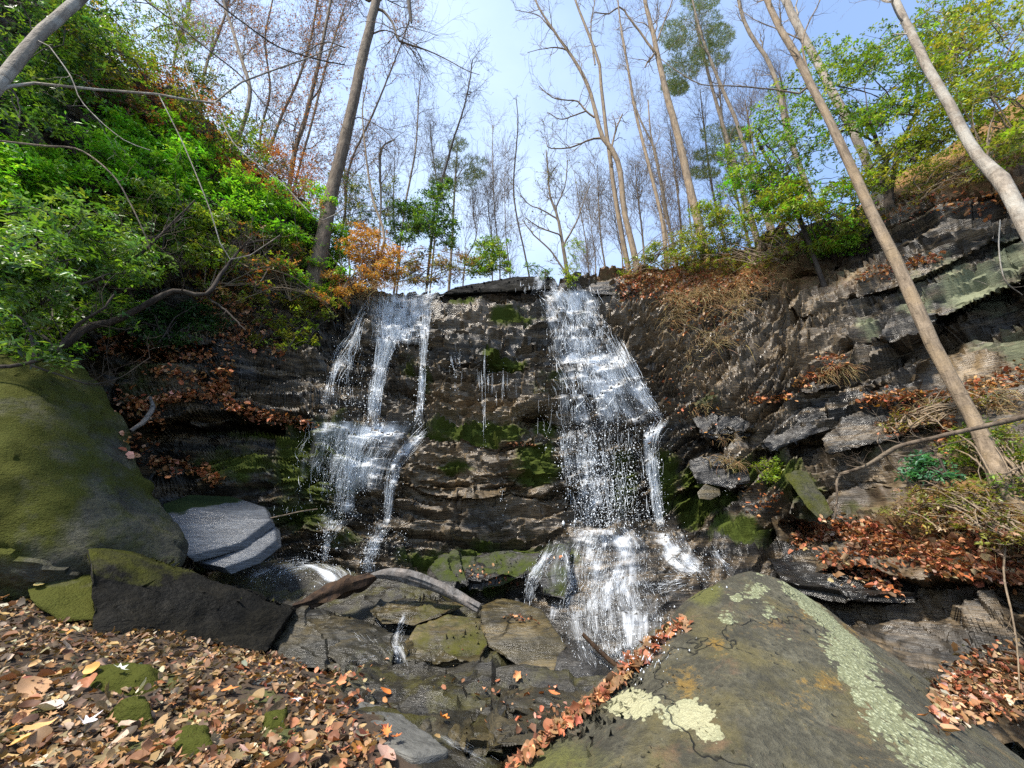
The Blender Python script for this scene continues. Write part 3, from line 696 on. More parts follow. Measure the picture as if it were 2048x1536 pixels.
# lichen boulder in front
def lichen_attrs(V, Nn):
    px, py, _ = project(V)
    facing = smooth(-0.1, 0.15, ((EYE - V) * Nn).sum(1) / np.linalg.norm(EYE - V, axis=1))
    streak = np.interp(py, [1150, 1175, 1260, 1350, 1420, 1480, 1536, 1700], [1585, 1600, 1665, 1715, 1780, 1830, 1885, 2010])
    w = np.interp(py, [1150, 1200, 1300, 1400, 1536], [34, 38, 50, 62, 84])
    L = (1.06 + 0.4 * fbm(V * 5, 3, 88)) * np.exp(-(np.abs(px - streak + 26 * vnoise(V * 4, 89)) / w) ** 3) * smooth(1148, 1165, py)
    L = np.maximum(L, blobs(px, py, [(1478,1195,40,16,.95),(1512,1185,34,26,.95),(1540,1220,30,40,.7),(1455,1238,30,20,.9),(1515,1150,22,10,.8),(1570,1280,26,16,.72),(1850,1335,46,26,.9),(1700,1300,60,60,.6),(1640,1210,50,30,.8),(1265,1408,62,36,1.5),(1380,1430,62,38,1.5),(1420,1465,40,26,1.3),(1240,1398,40,20,1.2)]))
    yel = blobs(px, py, [(1265,1410,90,60,1),(1390,1440,90,60,1)])
    ochre = blobs(px, py, [(1432,1288,26,26,1),(1370,1370,40,36,1.1),(1640,1370,60,26,.95),(1600,1405,40,20,.9),(1620,1210,40,30,.9),(1690,1260,60,40,.8),(1560,1250,60,40,.5),(1750,1500,60,40,.6),(1300,1300,60,40,.45)])
    film = np.maximum(blobs(px, py, [(1450,1620,500,90,.6),(1410,1185,40,30,1.1),(1750,1220,80,60,.6),(1100,1520,150,60,.8)]), 0)
    return {'lichen': L * facing, 'yellow': yel, 'ochre': ochre, 'film': film}
rocks['boulder'] = hull_rock('lichen_boulder', [(1452,1166,2.80),(1500,1152,2.9),(1565,1166,2.85),(1640,1200,2.85),(1700,1240,2.8),(1800,1325,2.6),(1900,1405,2.35),(2000,1475,2.1),(2080,1540,1.95),(2150,1680,1.5),
   (1400,1193,2.78),(1350,1243,2.70),(1232,1352,2.45),(1062,1482,2.2),(1000,1540,2.05),(960,1640,1.8),(1440,1215,2.62),(1260,1375,2.25),(1080,1520,1.95),(1580,1200,2.7),(1760,1400,2.05),(1950,1580,1.55),(1500,1400,1.95),(1500,1600,1.45),(1150,1600,1.6),
   (1500,1170,3.5),(1350,1300,3.3),(1800,1350,3.2),(1100,1520,2.7),(2100,1600,2.5)], M['boulder'],
   'great angular boulder patched with pale mint lichen and ochre stains', 'boulder', rough=0.020, lay=0.0, seed=31, soft=3, target=90000, attrs_fn=lichen_attrs)
# rocks of the stream bed
SB = 'rocks crossing the stream bed below the falls'
rocks['dome'] = hull_rock('stream_rock', [(540,1295,4.3),(560,1240,4.6),(600,1215,4.8),(660,1220,4.85),(740,1238,4.75),(792,1262,4.6),(805,1315,4.3),(765,1345,4.1),(650,1345,4.0),(560,1320,4.1),(600,1225,5.3),(760,1250,5.2),(640,1260,4.35),(720,1290,4.3)], M['bed'], 'low dark dome of wet rock at the foot of the black wedge', 'rock', SB, rough=0.035, lay=0.03, dipd=-14, seed=41, soft=2, target=20000, moss=top_moss(0.25))
rocks['striped'] = hull_rock('stream_rock', [(800,1292,4.4),(830,1247,4.7),(900,1226,4.9),(970,1236,4.9),(978,1292,4.5),(962,1335,4.25),(860,1340,4.2),(810,1322,4.2),(850,1240,5.3),(960,1240,5.4),(880,1280,4.4)], M['brownrock'], 'finely striped brown rock beside the little white spout', 'rock', SB, rough=0.035, lay=0.03, dipd=-3, seed=42, soft=2, target=16000, moss=top_moss(0.35, 0.1))
rocks['block'] = hull_rock('stream_rock', [(960,1212,5.1),(1000,1196,5.3),(1082,1218,5.1),(1102,1252,4.9),(1132,1292,4.6),(1112,1345,4.35),(1040,1335,4.35),(975,1295,4.55),(962,1242,4.85),(1060,1262,4.7),(1000,1200,5.7),(1110,1260,5.4),(985,1250,4.75)], M['brownrock'], 'ochre brown block with a flat sunlit face below the grey log', 'rock', SB, rough=0.02, lay=0.015, dipd=5, seed=43, soft=1, target=16000)
rocks['dblock'] = hull_rock('stream_rock', [(1102,1320,4.5),(1132,1284,4.75),(1192,1292,4.75),(1238,1338,4.5),(1192,1372,4.2),(1112,1372,4.2),(1140,1290,5.2),(1220,1330,5.1),(1160,1320,4.4)], M['wetdark'], 'black angular block nearest the foot of the broad cascade', 'rock', SB, rough=0.02, lay=0.015, dipd=-25, seed=44, soft=1, target=9000)
rocks['mflat'] = hull_rock('stream_rock', [(735,1222,5.0),(780,1192,5.3),(860,1190,5.4),(935,1212,5.2),(830,1250,4.8),(760,1246,4.8),(790,1200,5.8),(900,1205,5.8)], M['brownrock'], 'flat mossy ochre rock under the driftwood', 'rock', SB, rough=0.04, lay=0.03, dipd=-6, seed=45, soft=3, target=14000, moss=top_moss(0.4))
rocks['lowl'] = hull_rock('stream_rock', [(640,1360,3.75),(760,1340,4.0),(900,1350,4.0),(1010,1400,3.6),(960,1440,3.3),(800,1430,3.3),(660,1400,3.5),(760,1350,4.4),(960,1390,4.1)], M['bed'], 'broad dark ledge stepping down under the white spout', 'rock', SB, rough=0.035, lay=0.03, dipd=-15, seed=46, soft=2, target=24000, moss=top_moss(0.35))
rocks['lowr'] = hull_rock('stream_rock', [(1000,1380,3.8),(1090,1365,3.9),(1200,1385,3.7),(1190,1430,3.3),(1080,1450,3.2),(990,1425,3.3),(1060,1375,4.2),(1180,1390,4.0)], M['bed'], 'wet ledge wedged between the lichen boulder and the black block', 'rock', SB, rough=0.035, lay=0.03, dipd=-12, seed=47, soft=2, target=15000, moss=top_moss(0.3))
rocks['knob'] = hull_rock('stream_rock', [(730,1395,3.15),(750,1382,3.25),(785,1385,3.25),(798,1410,3.1),(790,1432,3.0),(740,1430,3.0),(760,1400,3.4)], M['wetdark'], 'small round wet knob of rock with one orange leaf on it', 'rock', SB, rough=0.05, lay=0.01, seed=48, soft=3, target=4000)
rocks['tri'] = hull_rock('stream_rock', [(900,1470,2.75),(960,1420,3.1),(1020,1420,3.15),(1010,1500,2.6),(930,1500,2.55),(980,1440,3.4)], M['brownrock'], 'mossy brown point of rock by the lowest trickle', 'rock', SB, rough=0.03, lay=0.02, dipd=-20, seed=49, target=8000, moss=top_moss(0.4))
rocks['castep'] = hull_rock('stream_rock', [(1080,1120,6.0),(1100,1090,6.3),(1140,1095,6.25),(1135,1150,5.9),(1130,1200,5.5),(1085,1190,5.5),(1060,1150,5.8),(1100,1110,6.8)], M['wetdark'], 'dark step of rock between the broad cascade and its thin side spill', 'rock', SB, rough=0.06, lay=0.05, dipd=4, seed=50, soft=4, target=14000, moss=top_moss(0.45))
rocks['ledge2'] = hull_rock('stream_rock', [(860,1145,6.1),(900,1110,6.4),(1000,1095,6.4),(1080,1110,6.2),(1070,1150,5.9),(960,1175,5.7),(880,1170,5.8),(940,1110,6.9)], M['wetdark'], 'mossy ledge at the wall foot behind the grey log', 'rock', SB, rough=0.06, lay=0.06, dipd=-8, seed=51, soft=4, target=22000, moss=top_moss(0.5))

for i, (pts, mt, lab) in enumerate([
   ([(560,1345,3.9),(640,1338,4.1),(720,1365,3.9),(700,1400,3.5),(600,1395,3.4),(540,1370,3.6),(640,1345,4.4)], 'bed', 'dark wet ledge at the leaf edge just below the low dome'),
   ([(820,1345,4.1),(900,1335,4.3),(1000,1352,4.2),(1020,1385,3.8),(920,1395,3.6),(830,1375,3.8),(900,1340,4.7)], 'bed', 'layered wet rock under the finely striped rock'),
   ([(560,1410,3.0),(640,1395,3.2),(740,1420,3.0),(720,1450,2.75),(620,1445,2.75),(640,1400,3.5)], 'bed', 'grey brown ledge at the top of the orange leaf drift'),
   ([(1020,1345,4.4),(1090,1340,4.5),(1130,1365,4.2),(1080,1385,3.9),(1020,1375,4.0),(1080,1345,4.8)], 'wetdark', 'small black rock between the ochre block and the wet ledge'),
   ([(830,1440,3.0),(900,1425,3.2),(960,1435,3.15),(940,1480,2.8),(860,1485,2.7),(900,1430,3.5)], 'bed', 'mossy streaked rock where the lowest trickle begins'),
   ([(980,1440,3.05),(1080,1425,3.2),(1150,1440,3.05),(1090,1490,2.6),(1000,1490,2.6),(1060,1430,3.5)], 'bed', 'dark rock tucked under the leafy edge of the lichen boulder'),
   ([(660,1240,4.75),(720,1250,4.7),(790,1300,4.3),(780,1345,4.05),(690,1330,4.05),(640,1280,4.4),(720,1260,5.1)], 'bed', 'wet sloping rock running down to the white spout')]):
    rocks['sx%d' % i] = hull_rock('stream_rock', pts, M[mt], lab, 'rock', SB, rough=0.03, lay=0.03, dipd=-14, seed=140 + i, soft=2, target=14000, moss=top_moss(0.3))
# flat stones and moss cushions in the leaf litter
FS = 'flat grey stones showing through the leaf litter'
for i, (pts, lab) in enumerate([
   ([(440,1385,2.85),(480,1368,3.0),(570,1375,3.05),(590,1395,2.9),(520,1418,2.72),(450,1408,2.75)], 'flat grey stone under the two bright orange leaves'),
   ([(690,1440,2.75),(720,1420,2.9),(790,1435,2.9),(820,1475,2.6),(900,1530,2.35),(830,1545,2.2),(720,1500,2.4)], 'long smooth grey stone at the edge of the orange leaf drift'),
   ([(535,1470,2.4),(560,1450,2.5),(620,1460,2.5),(600,1490,2.3),(545,1490,2.3)], 'small mossy grey stone almost buried in the litter')]):
    P = np.array([at(*p) for p in pts])
    rocks['flat%d' % i] = hull_rock('flat_stone', [], M['flat'], lab, 'stone', FS, extra=np.concatenate([P + (0, 0, .05), P + (0, 0.02, -0.15)]), rough=0.015, lay=0.004, seed=60 + i, soft=3, target=6000, moss=top_moss(0.15 if i < 2 else 0.5))
MCG = 'moss cushions on the leafy bank'
for i, (pts, lab) in enumerate([
   ([(130,1372,2.6),(180,1352,2.75),(260,1345,2.8),(320,1355,2.75),(326,1385,2.6),(280,1408,2.5),(200,1402,2.48)], 'long dark green moss cushion with a curled leaf on it'),
   ([(210,1440,2.3),(240,1428,2.38),(290,1430,2.38),(305,1455,2.25),(240,1462,2.2)], 'small bright moss cushion ringed by dead leaves'),
   ([(510,1462,2.4),(545,1435,2.55),(580,1445,2.5),(575,1490,2.3),(520,1495,2.25)], 'yellow green moss cushion beside the orange leaf drift'),
   ([(310,1515,2.05),(350,1490,2.15),(420,1490,2.15),(440,1535,1.95),(330,1550,1.9)], 'dark moss cushion at the very bottom of the bank')]):
    P = np.array([at(*p) for p in pts])
    c = P.mean(0)
    rocks['moss%d' % i] = hull_rock('moss_cushion', [], M['mosscushion'], lab, 'moss', MCG, extra=np.concatenate([P + (0, 0, 0.015), c + (P - c) * 0.6 + (0, 0, 0.085), P + (0, 0, -0.12)]), rough=0.05, lay=0, seed=70 + i, soft=4, target=9000)
# ledge of black rock at the lip, and stones lodged on the east wall
rocks['lip'] = hull_rock('lip_slab', [(872,590,9.1),(900,576,9.1),(945,568,9.15),(1040,551,9.2),(1108,555,9.2),(1122,577,9.15),(1040,584,9.25),(960,588,9.3),(900,596,9.3),(930,574,10.2),(1110,562,10.2),(1120,588,10.2),(900,596,10.2)], M['wedge'], 'black overhanging slab capping the lip between the two falls', 'slab', rough=0.012, lay=0.02, dipd=4, seed=80, soft=1, target=14000, moss=lambda V, Nn: 0.3 * smooth(0.5, .9, Nn[:, 2]))
rocks['lip2'] = hull_rock('lip_slab', [(1118,568,9.0),(1132,564,9.05),(1160,566,9.1),(1164,578,9.05),(1150,586,9.0),(1120,584,9.0),(1140,566,9.8)], M['wetdark'], 'short black stone at the lip just before the broad fall', 'slab', rough=0.02, lay=0.01, seed=81, soft=1, target=3000)
rocks['rim'] = hull_rock('rim_rock', [(1168,578,9.0),(1180,566,9.1),(1240,553,9.2),(1290,560,9.1),(1250,590,8.9),(1190,588,8.9),(1230,560,10.5)], M['cliff'], 'grey rim rock beside the head of the broad fall under the leafy bank', 'rock', rough=0.02, lay=0.03, dipd=8, seed=82, soft=1, target=7000)
LS = 'stones lodged on the wall beside the broad fall'
rocks['lodged'] = hull_rock('lodged_stone', [(1394,985,6.05),(1410,968,6.15),(1440,978,6.1),(1442,990,6.0),(1420,1000,5.95),(1398,997,5.95),(1415,980,6.5)], M['brownrock'], 'small tan stone lodged under the dark overhang', 'stone', LS, rough=0.02, lay=0.0, seed=83, soft=1, target=3000)
rocks['leaning'] = hull_rock('leaning_slab', [(1568,950,5.45),(1590,938,5.5),(1615,942,5.5),(1632,975,5.4),(1668,1025,5.1),(1645,1045,5.0),(1610,1010,5.1),(1600,960,5.9),(1660,1040,5.4)], M['mossrock'], 'yellow green mossy slab leaning like a post against the wall', 'slab', LS, rough=0.02, lay=0.01, dipd=-50, seed=84, soft=1, target=8000)
OB = 'overhanging blocks of the wall beside the broad fall'
for i, (pts, lab, dd) in enumerate([
   ([(1385,835,6.9),(1420,800,7.0),(1480,815,6.75),(1512,850,6.45),(1500,872,6.4),(1440,885,6.5),(1400,868,6.65),(1450,810,7.4),(1450,880,7.2)], 'dark jutting block just beside the broad fall', 10),
   ([(1515,890,6.15),(1560,845,6.3),(1640,805,6.2),(1690,800,6.1),(1695,850,5.85),(1620,870,5.85),(1540,905,5.95),(1600,830,6.9),(1680,860,6.6)], 'grey slanting block with a split end under the grass tuft', 24),
   ([(1380,925,6.65),(1430,905,6.65),(1500,925,6.4),(1505,965,6.2),(1450,975,6.25),(1390,965,6.4),(1440,910,7.1),(1460,970,6.9)], 'dark shelf block over the small tan stone', 8),
   ([(1640,880,5.75),(1690,835,5.8),(1780,815,5.6),(1850,830,5.3),(1840,860,5.15),(1740,890,5.3),(1660,905,5.5),(1740,830,6.3),(1820,860,5.9)], 'pale grey smooth slab below the bed of orange leaves', 16),
   ([(1430,850,6.6),(1450,835,6.7),(1490,840,6.55),(1490,865,6.4),(1440,870,6.45),(1460,845,7.0)], 'small dark stone tucked against the jutting block', 10)]):
    rocks['ob%d' % i] = hull_rock('overhang_block', pts, M['wetdark'] if i != 3 else M['cliff'], lab, 'rock', OB, rough=0.05, lay=0.05, dipd=dd, seed=90 + i, soft=3, target=12000, attrs_fn=lambda V, Nn: {'wet': np.full(len(V), 0.3)})
rocks['lowerw'] = hull_rock('rock_shelf', [(1530,1125,5.3),(1600,1090,5.5),(1750,1110,4.9),(1850,1150,4.4),(1840,1200,4.1),(1700,1200,4.3),(1560,1175,4.8),(1650,1095,5.9),(1840,1160,4.9)], M['wetdark'], 'broad wet shelf strewn with red leaves behind the lichen boulder', 'rock', rough=0.03, lay=0.02, dipd=-6, seed=97, soft=3, target=24000, attrs_fn=lambda V, Nn: {'wet': np.full(len(V), 1.0)})
print('rocks', time.time() - T0)
# ------------------------------------------------------------------ falling water
def water_mats():
    m, nt, out = new_mat('white_water'); n = N(nt)
    d = n.bsdf((0.86, 0.90, 0.94), 0.35, 0.5)
    t = n.node('ShaderNodeBsdfTranslucent'); t.inputs['Color'].default_value = (0.85, 0.9, 0.95, 1)
    mx = n.node('ShaderNodeMixShader'); mx.inputs[0].default_value = 0.35
    nt.links.new(d, mx.inputs[1]); nt.links.new(t.outputs[0], mx.inputs[2]); nt.links.new(mx.outputs[0], out.inputs['Surface'])
    v, nt, out = new_mat('water_veil'); n = N(nt)          # thin broken sheet: foam streaks between clear water
    uv = n.node('ShaderNodeTexCoord').outputs['UV']
    s1 = n.noise(n.map(uv, (44, 2.4, 1)), 1.0, 5, 0.6, 0.4); s2 = n.noise(n.map(uv, (105, 9, 1)), 1.0, 3, 0.6, 0.2); s3 = n.noise(n.map(uv, (9, 3, 1)), 1.0, 4, 0.6)
    s4 = n.noise(n.map(uv, (120, 55, 1)), 1.0, 3, 0.7)
    f = n.math('ADD', n.math('MULTIPLY', s1, 0.5), n.math('MULTIPLY', s2, 0.25)); f = n.math('ADD', f, n.math('MULTIPLY', s3, 0.3)); f = n.math('ADD', f, n.math('MULTIPLY', s4, 0.30))
    f = n.math('ADD', f, n.math('SUBTRACT', n.attr('dens'), 0.98))
    a = n.ramp(f, [(0.0, 0.0), (0.14, 0.10), (0.27, 0.38), (0.5, 0.78)])
    a = n.math('MULTIPLY', a, n.attr('edge'))
    d = n.bsdf((0.84, 0.88, 0.93), 0.3, 0.5)
    t = n.node('ShaderNodeBsdfTransparent')
    mx = n.node('ShaderNodeMixShader')
    nt.links.new(a, mx.inputs[0]); nt.links.new(t.outputs[0], mx.inputs[1]); nt.links.new(d, mx.inputs[2]); nt.links.new(mx.outputs[0], out.inputs['Surface'])
    p, nt, out = new_mat('pool_water'); n = N(nt); co = n.coord()
    rip = n.math('ADD', n.noise(n.map(co, (3, 9, 3), (0, 0, 0.5)), 2.2, 5, 0.6, 0.6), n.math('MULTIPLY', n.noise(co, 30, 3, 0.6), 0.3))
    foam = n.ramp(n.math('ADD', n.math('MULTIPLY', n.attr('foam'), 0.9), n.math('SUBTRACT', n.noise(n.map(co, (4, 14, 4), (0, 0, 0.5)), 2.0, 6, 0.7), 0.5)), [(0.35, 0.0), (0.75, 1.0)])
    nt.links.new(n.bsdf(n.mix(foam, (0.018, 0.030, 0.036), (0.75, 0.8, 0.86)), n.mix(foam, (0.08, 0.08, 0.08), (0.5, 0.5, 0.5)), 0.9, n.bump(rip, 0.6, 0.06)), out.inputs['Surface'])
    return m, v, p
M['white'], M['veil'], M['pool'] = water_mats()

bpy.context.view_layer.update()
DG = bpy.context.evaluated_depsgraph_get()
EYEV = Vector(EYE)
def cast(px, py):
    """survey: the point of the place seen in a given direction from the camera station"""
    D = rays(px, py).reshape(-1, 3); out = np.full(D.shape, np.nan); nor = np.full(D.shape, np.nan)
    for i, d in enumerate(D):
        h, loc, nn, idx, ob, mt = SC.ray_cast(DG, EYEV, Vector(d).normalized(), distance=200)
        if h: out[i] = loc[:]; nor[i] = nn[:]
    return out, nor

def band_paths(rows, n, K, rng, wig=3.0, clump=0.5):
    """n streamlines inside a band given as rows (centre column, row, half width)"""
    r = spline(rows, K)
    u = np.clip(rng.normal(0, 0.52, n), -1.15, 1.15)
    cl = np.round(u * 6 + rng.normal(0, .3, n)) / 6
    u = np.clip(u * (1 - clump) + cl * clump, -1.05, 1.05)
    ph = rng.uniform(0, 100, n)
    s = np.linspace(0, 1, K)
    w = vnoise(np.stack([np.broadcast_to(ph[:, None], (n, K)), np.broadcast_to(s * 5, (n, K)), np.zeros((n, K))], -1), 3) * wig
    px = r[None, :, 0] + u[:, None] * r[None, :, 2] + w
    return px, np.broadcast_to(r[None, :, 1], (n, K)), s
def fall_depth(P, slack=0.04):
    """water leaves the rock where it overhangs: it never moves back into the wall faster than it can run"""
    P = P.copy(); d = P[..., 1]
    for k in range(1, P.shape[1]): d[:, k] = np.minimum(d[:, k], d[:, k - 1] + 0.01)
    return d
def lay(px, py, lift):
    sh = px.shape
    P, Nn = cast(px.ravel(), py.ravel()); P = P.reshape(*sh, 3)
    for ax in range(3):
        bad = np.isnan(P[..., ax])
        if bad.any(): P[..., ax][bad] = np.nanmean(P[..., ax])
    Y = fall_depth(P)
    Y = Y - lift
    return at(px, py, Y)
WR = np.random.default_rng(5)
def waterfall(label, bands, cat='waterfall'):
    base = at(bands[0]['rows'][-1][0], bands[0]['rows'][-1][1], bands[0].get('Y', 6.5))
    root = empty('waterfall', base, label, cat)
    root['kind'] = 'thing'
    strands, drops = Bag(), Bag()
    for b in bands:
        rows = b['rows']; K = b.get('K', 40); n = int(b['n'] * 0.6)
        if b.get('veil', 0) > 0:
            r = spline(rows, K * 2); nu = max(6, int(np.mean([q[2] for q in rows]) / 3))
            uu = np.linspace(-1, 1, nu)
            px = r[:, None, 0] + uu[None] * r[:, None, 2]; py = np.broadcast_to(r[:, 1:2], px.shape)
            P = lay(px.T.copy(), py.T.copy(), 0.03).transpose(1, 0, 2)
            du = np.linalg.norm(np.diff(P, axis=1), axis=-1).mean(); dv = np.linalg.norm(np.diff(P[:, nu // 2], axis=0), axis=-1)
            U = np.broadcast_to(np.arange(nu) * du, px.shape); Vv = np.broadcast_to(np.concatenate([[0], np.cumsum(dv)])[:, None], px.shape)
            off = WR.uniform(0, 50, 2)
            s = np.linspace(0, 1, K * 2)[:, None]
            en_ = vnoise(np.stack([U * 7, Vv * 1.5, U * 0 + off[1]], -1), 6)
            edge = np.clip(1.15 - np.abs(uu[None]) ** 2.2 + 0.35 * en_ * np.abs(uu[None]) - 0.15, 0, 1) * smooth(0, .10, s + 0.04 * en_) * (1 - smooth(.9, 1.0, s) * b.get('fade', 1.0))
            dens = b['veil'] - 0.06 + 0.24 * vnoise(np.stack([U * 4.5, Vv * 2.2, U * 0 + off[0]], -1), 4) + 0.16 * vnoise(np.stack([U * 12, Vv * 5, U * 0 + off[0]], -1), 8) + np.interp(s, [0, .5, 1], b.get('prof', [0, 0, 0]))
            put('water_sheet', P.reshape(-1, 3), grid_faces(*px.shape), M['veil'], root, attrs={'edge': edge.ravel(), 'dens': dens.ravel()}, uv=np.stack([U + off[0], Vv + off[1]], -1).reshape(-1, 2))
        px, py, s = band_paths(rows, n, K, WR, b.get('wig', 3.0), b.get('clump', .5))
        jit = WR.normal(0, 1, (n, 1)) * b.get('jit', 9.0)
        P = lay(px, py + jit, WR.uniform(0.02, b.get('lift', 0.09), (n, 1)))
        dscale = min(1.0, float(np.linalg.norm(P - EYE, axis=-1).mean()) / 10.0) ** 1.6
        # cut the streamlines into broken threads
        seg = b.get('seg', int(WR.integers(6, 12)) if rows[-1][1] < 1080 else 4); m = b.get('per', 3)
        seg = min(seg, K - 2); i0 = WR.integers(0, K - seg, (n, m)); idx = i0[..., None] + np.arange(seg)
        Q = np.take_along_axis(P[:, None].repeat(m, 1), idx[..., None].repeat(3, -1), 2).reshape(-1, seg, 3)
        cl = vnoise(Q[:, 0] * np.array([4.5, 1, 2.2]), 12) + 0.6 * vnoise(Q[:, 0] * np.array([12, 1, 5]), 13)
        Q = Q[cl + WR.normal(0, .25, len(Q)) > -0.10]
        Q = Q + WR.normal(0, 0.012, (len(Q), 1, 3))
        w = (WR.gamma(1.3, b.get('w', 0.0035) * 0.42, len(Q))[:, None] + 0.0010) * dscale
        prof = np.sin(np.linspace(0.12, math.pi - 0.1, seg))[None] ** 0.8
        V, F = tubes(Q, w * prof, 3)
        strands.add(V, F)
        nd = int(b.get('drops', 0) * 1.2)
        if nd:
            ii = WR.integers(0, n, nd); f = WR.uniform(0, 1, nd) ** b.get('dpow', 0.8); kk = np.clip((f * (K - 1)).astype(int), 0, K - 1)
            C = P[ii, kk] + WR.normal(0, 1, (nd, 3)) * np.array([b.get('spread', .05), .08, .06]) - np.array([0, 0.04, 0])
            rad = (WR.gamma(1.8, b.get('dr', 0.0026) * 0.9, nd) + 0.0015) * dscale
            o = np.array([[1, 0, 0], [-1, 0, 0], [0, 1, 0], [0, -1, 0], [0, 0, 1.7], [0, 0, -1.7]])
            V = (C[:, None] + rad[:, None, None] * o[None]).reshape(-1, 3)
            f8 = np.array([[0, 2, 4], [2, 1, 4], [1, 3, 4], [3, 0, 4], [2, 0, 5], [1, 2, 5], [3, 1, 5], [0, 3, 5]])
            drops.add(V, (f8[None] + 6 * np.arange(nd)[:, None, None]).reshape(-1, 3))
    a = strands.put('water_thread', M['white'], root); a['kind'] = 'stuff'
    if drops.n:
        d = drops.put('droplet', M['white'], root); d['kind'] = 'stuff'
    return root
W_L = [
 dict(rows=[(800,588,66),(800,640,58),(798,690,52)], n=260, per=4, veil=.62, drops=160, w=.0032, Y=8),
 dict(rows=[(772,600,16),(768,680,16),(755,750,12),(742,840,12)], n=150, per=4, veil=.55, drops=420, w=.004),
 dict(rows=[(800,640,20),(775,700,14),(757,760,10),(745,845,10)], n=90, per=3, veil=.5, drops=220),
 dict(rows=[(852,600,14),(848,690,8),(843,770,7),(836,852,8)], n=90, per=4, veil=.52, drops=320, w=.0036),
 dict(rows=[(738,606,10),(718,640,7),(708,676,9),(690,700,20),(668,745,12),(655,810,12)], n=70, per=3, veil=.42, drops=160),
 dict(rows=[(712,672,8),(700,720,6),(697,775,6)], n=30, per=3, drops=50),
 dict(rows=[(880,585,18),(845,598,18),(812,604,18)], n=60, per=3, veil=.45, drops=60, K=24),
 dict(rows=[(700,690,60),(690,760,50),(690,830,50)], n=40, per=1, drops=260, clump=0),
 dict(rows=[(905,690,14),(912,735,12),(915,780,12)], n=26, per=2, drops=40),
 dict(rows=[(725,842,110),(720,870,105),(700,920,100),(690,985,90)], n=420, per=3, veil=.60, prof=[.12,0,-.14], drops=700, w=.0026, wig=7, clump=.3),
 dict(rows=[(730,846,26),(706,900,18),(695,960,18),(690,1030,20)], n=120, per=3, veil=.52, drops=520, spread=.1),
 dict(rows=[(845,862,16),(815,895,14),(795,925,14),(782,975,10),(776,1030,8),(768,1055,8)], n=110, per=4, veil=.6, drops=220, w=.003),
 dict(rows=[(680,1025,50),(668,1050,22),(655,1085,9),(648,1120,8)], n=110, per=4, veil=.5, drops=300),
 dict(rows=[(765,1045,36),(752,1075,18),(740,1110,14),(734,1148,10)], n=120, per=4, veil=.52, drops=300),
 dict(rows=[(800,1060,10),(808,1090,6),(800,1130,5)], n=26, per=2, drops=50),
 dict(rows=[(620,1000,70),(615,1030,70)], n=40, per=1, K=16, seg=6, drops=30, clump=0),
 dict(rows=[(680,1165,26),(655,1140,34),(610,1128,40),(560,1140,44),(520,1160,40)], n=90, per=2, veil=.58, prof=[.15,0,-.2], drops=420, w=.0024, K=24, wig=8),
]
W_R = [
 dict(rows=[(1082,548,14),(1078,570,12),(1072,592,12)], n=50, per=3, K=24, veil=.5, drops=60, Y=8),
 dict(rows=[(1108,550,8),(1110,572,8),(1106,592,12)], n=26, per=3, K=24, veil=.45, drops=40),
 dict(rows=[(1130,578,58),(1140,600,56),(1152,650,56),(1162,712,66)], n=460, per=4, veil=.58, prof=[.22,-.02,-.06], drops=650, w=.004, wig=9),
 dict(rows=[(1176,700,72),(1190,740,76),(1205,800,86),(1220,850,96)], n=420, per=4, veil=.58, prof=[.16,0,-.06], drops=900, w=.0042, wig=11),
 dict(rows=[(1225,680,20),(1248,730,20),(1280,790,20),(1315,838,18)], n=120, per=4, veil=.5, drops=200, w=.0042),
 dict(rows=[(1320,838,26),(1304,870,18),(1302,920,14),(1308,980,12),(1322,1056,10)], n=130, per=4, veil=.58, prof=[.1,0,-.1], drops=460, w=.0038),
 dict(rows=[(1165,850,40),(1172,900,52),(1185,960,50),(1200,1055,52)], n=260, per=3, veil=.42, drops=2300, dr=.0034, w=.004, spread=.12, wig=6),
 dict(rows=[(1245,850,60),(1250,920,70),(1250,1000,70),(1250,1060,70)], n=120, per=2, drops=1500, dr=.003, spread=.14, wig=6, clump=0),
 dict(rows=[(1120,840,16),(1130,900,16),(1140,980,18)], n=50, per=2, veil=.3, drops=200),
 dict(rows=[(1205,1052,50),(1205,1085,86),(1200,1135,98),(1200,1175,95)], n=340, per=4, veil=.46, prof=[.15,0,.0], drops=800, wig=8, w=.0032),
 dict(rows=[(1232,1070,30),(1248,1105,22),(1240,1150,30),(1235,1190,40)], n=160, per=4, veil=.58, drops=260, wig=6, w=.004),
 dict(rows=[(1325,1062,40),(1345,1095,36),(1365,1125,40),(1400,1150,36)], n=180, per=3, veil=.55, drops=420, wig=6),
 dict(rows=[(1425,1100,12),(1440,1120,10),(1462,1142,10)], n=60, per=3, K=20, veil=.5, drops=60),
 dict(rows=[(1222,1160,84),(1222,1210,108),(1226,1260,110),(1236,1330,84)], n=560, per=4, veil=.44, prof=[.06,0,-.08], drops=1500, wig=8, w=.0042, dr=.003),
 dict(rows=[(1300,1180,60),(1330,1170,40),(1370,1160,40)], n=60, per=2, K=20, veil=.3, drops=60),
 dict(rows=[(1130,1190,22),(1112,1220,12),(1106,1240,8)], n=40, per=3, K=20, veil=.4, drops=40),
 dict(rows=[(1128,1100,8),(1140,1150,7),(1148,1185,6)], n=40, per=3, K=24, veil=.45, drops=40),
 dict(rows=[(1103,1098,10),(1088,1120,10),(1068,1150,14),(1060,1180,10),(1056,1205,8)], n=90, per=4, K=30, veil=.55, drops=90),
]
fallw = waterfall('broken white fall spreading over the mid ledge into the dark pool', W_L)
fallw2 = waterfall('broad white fall tumbling to the foot of the lichen boulder', W_R)
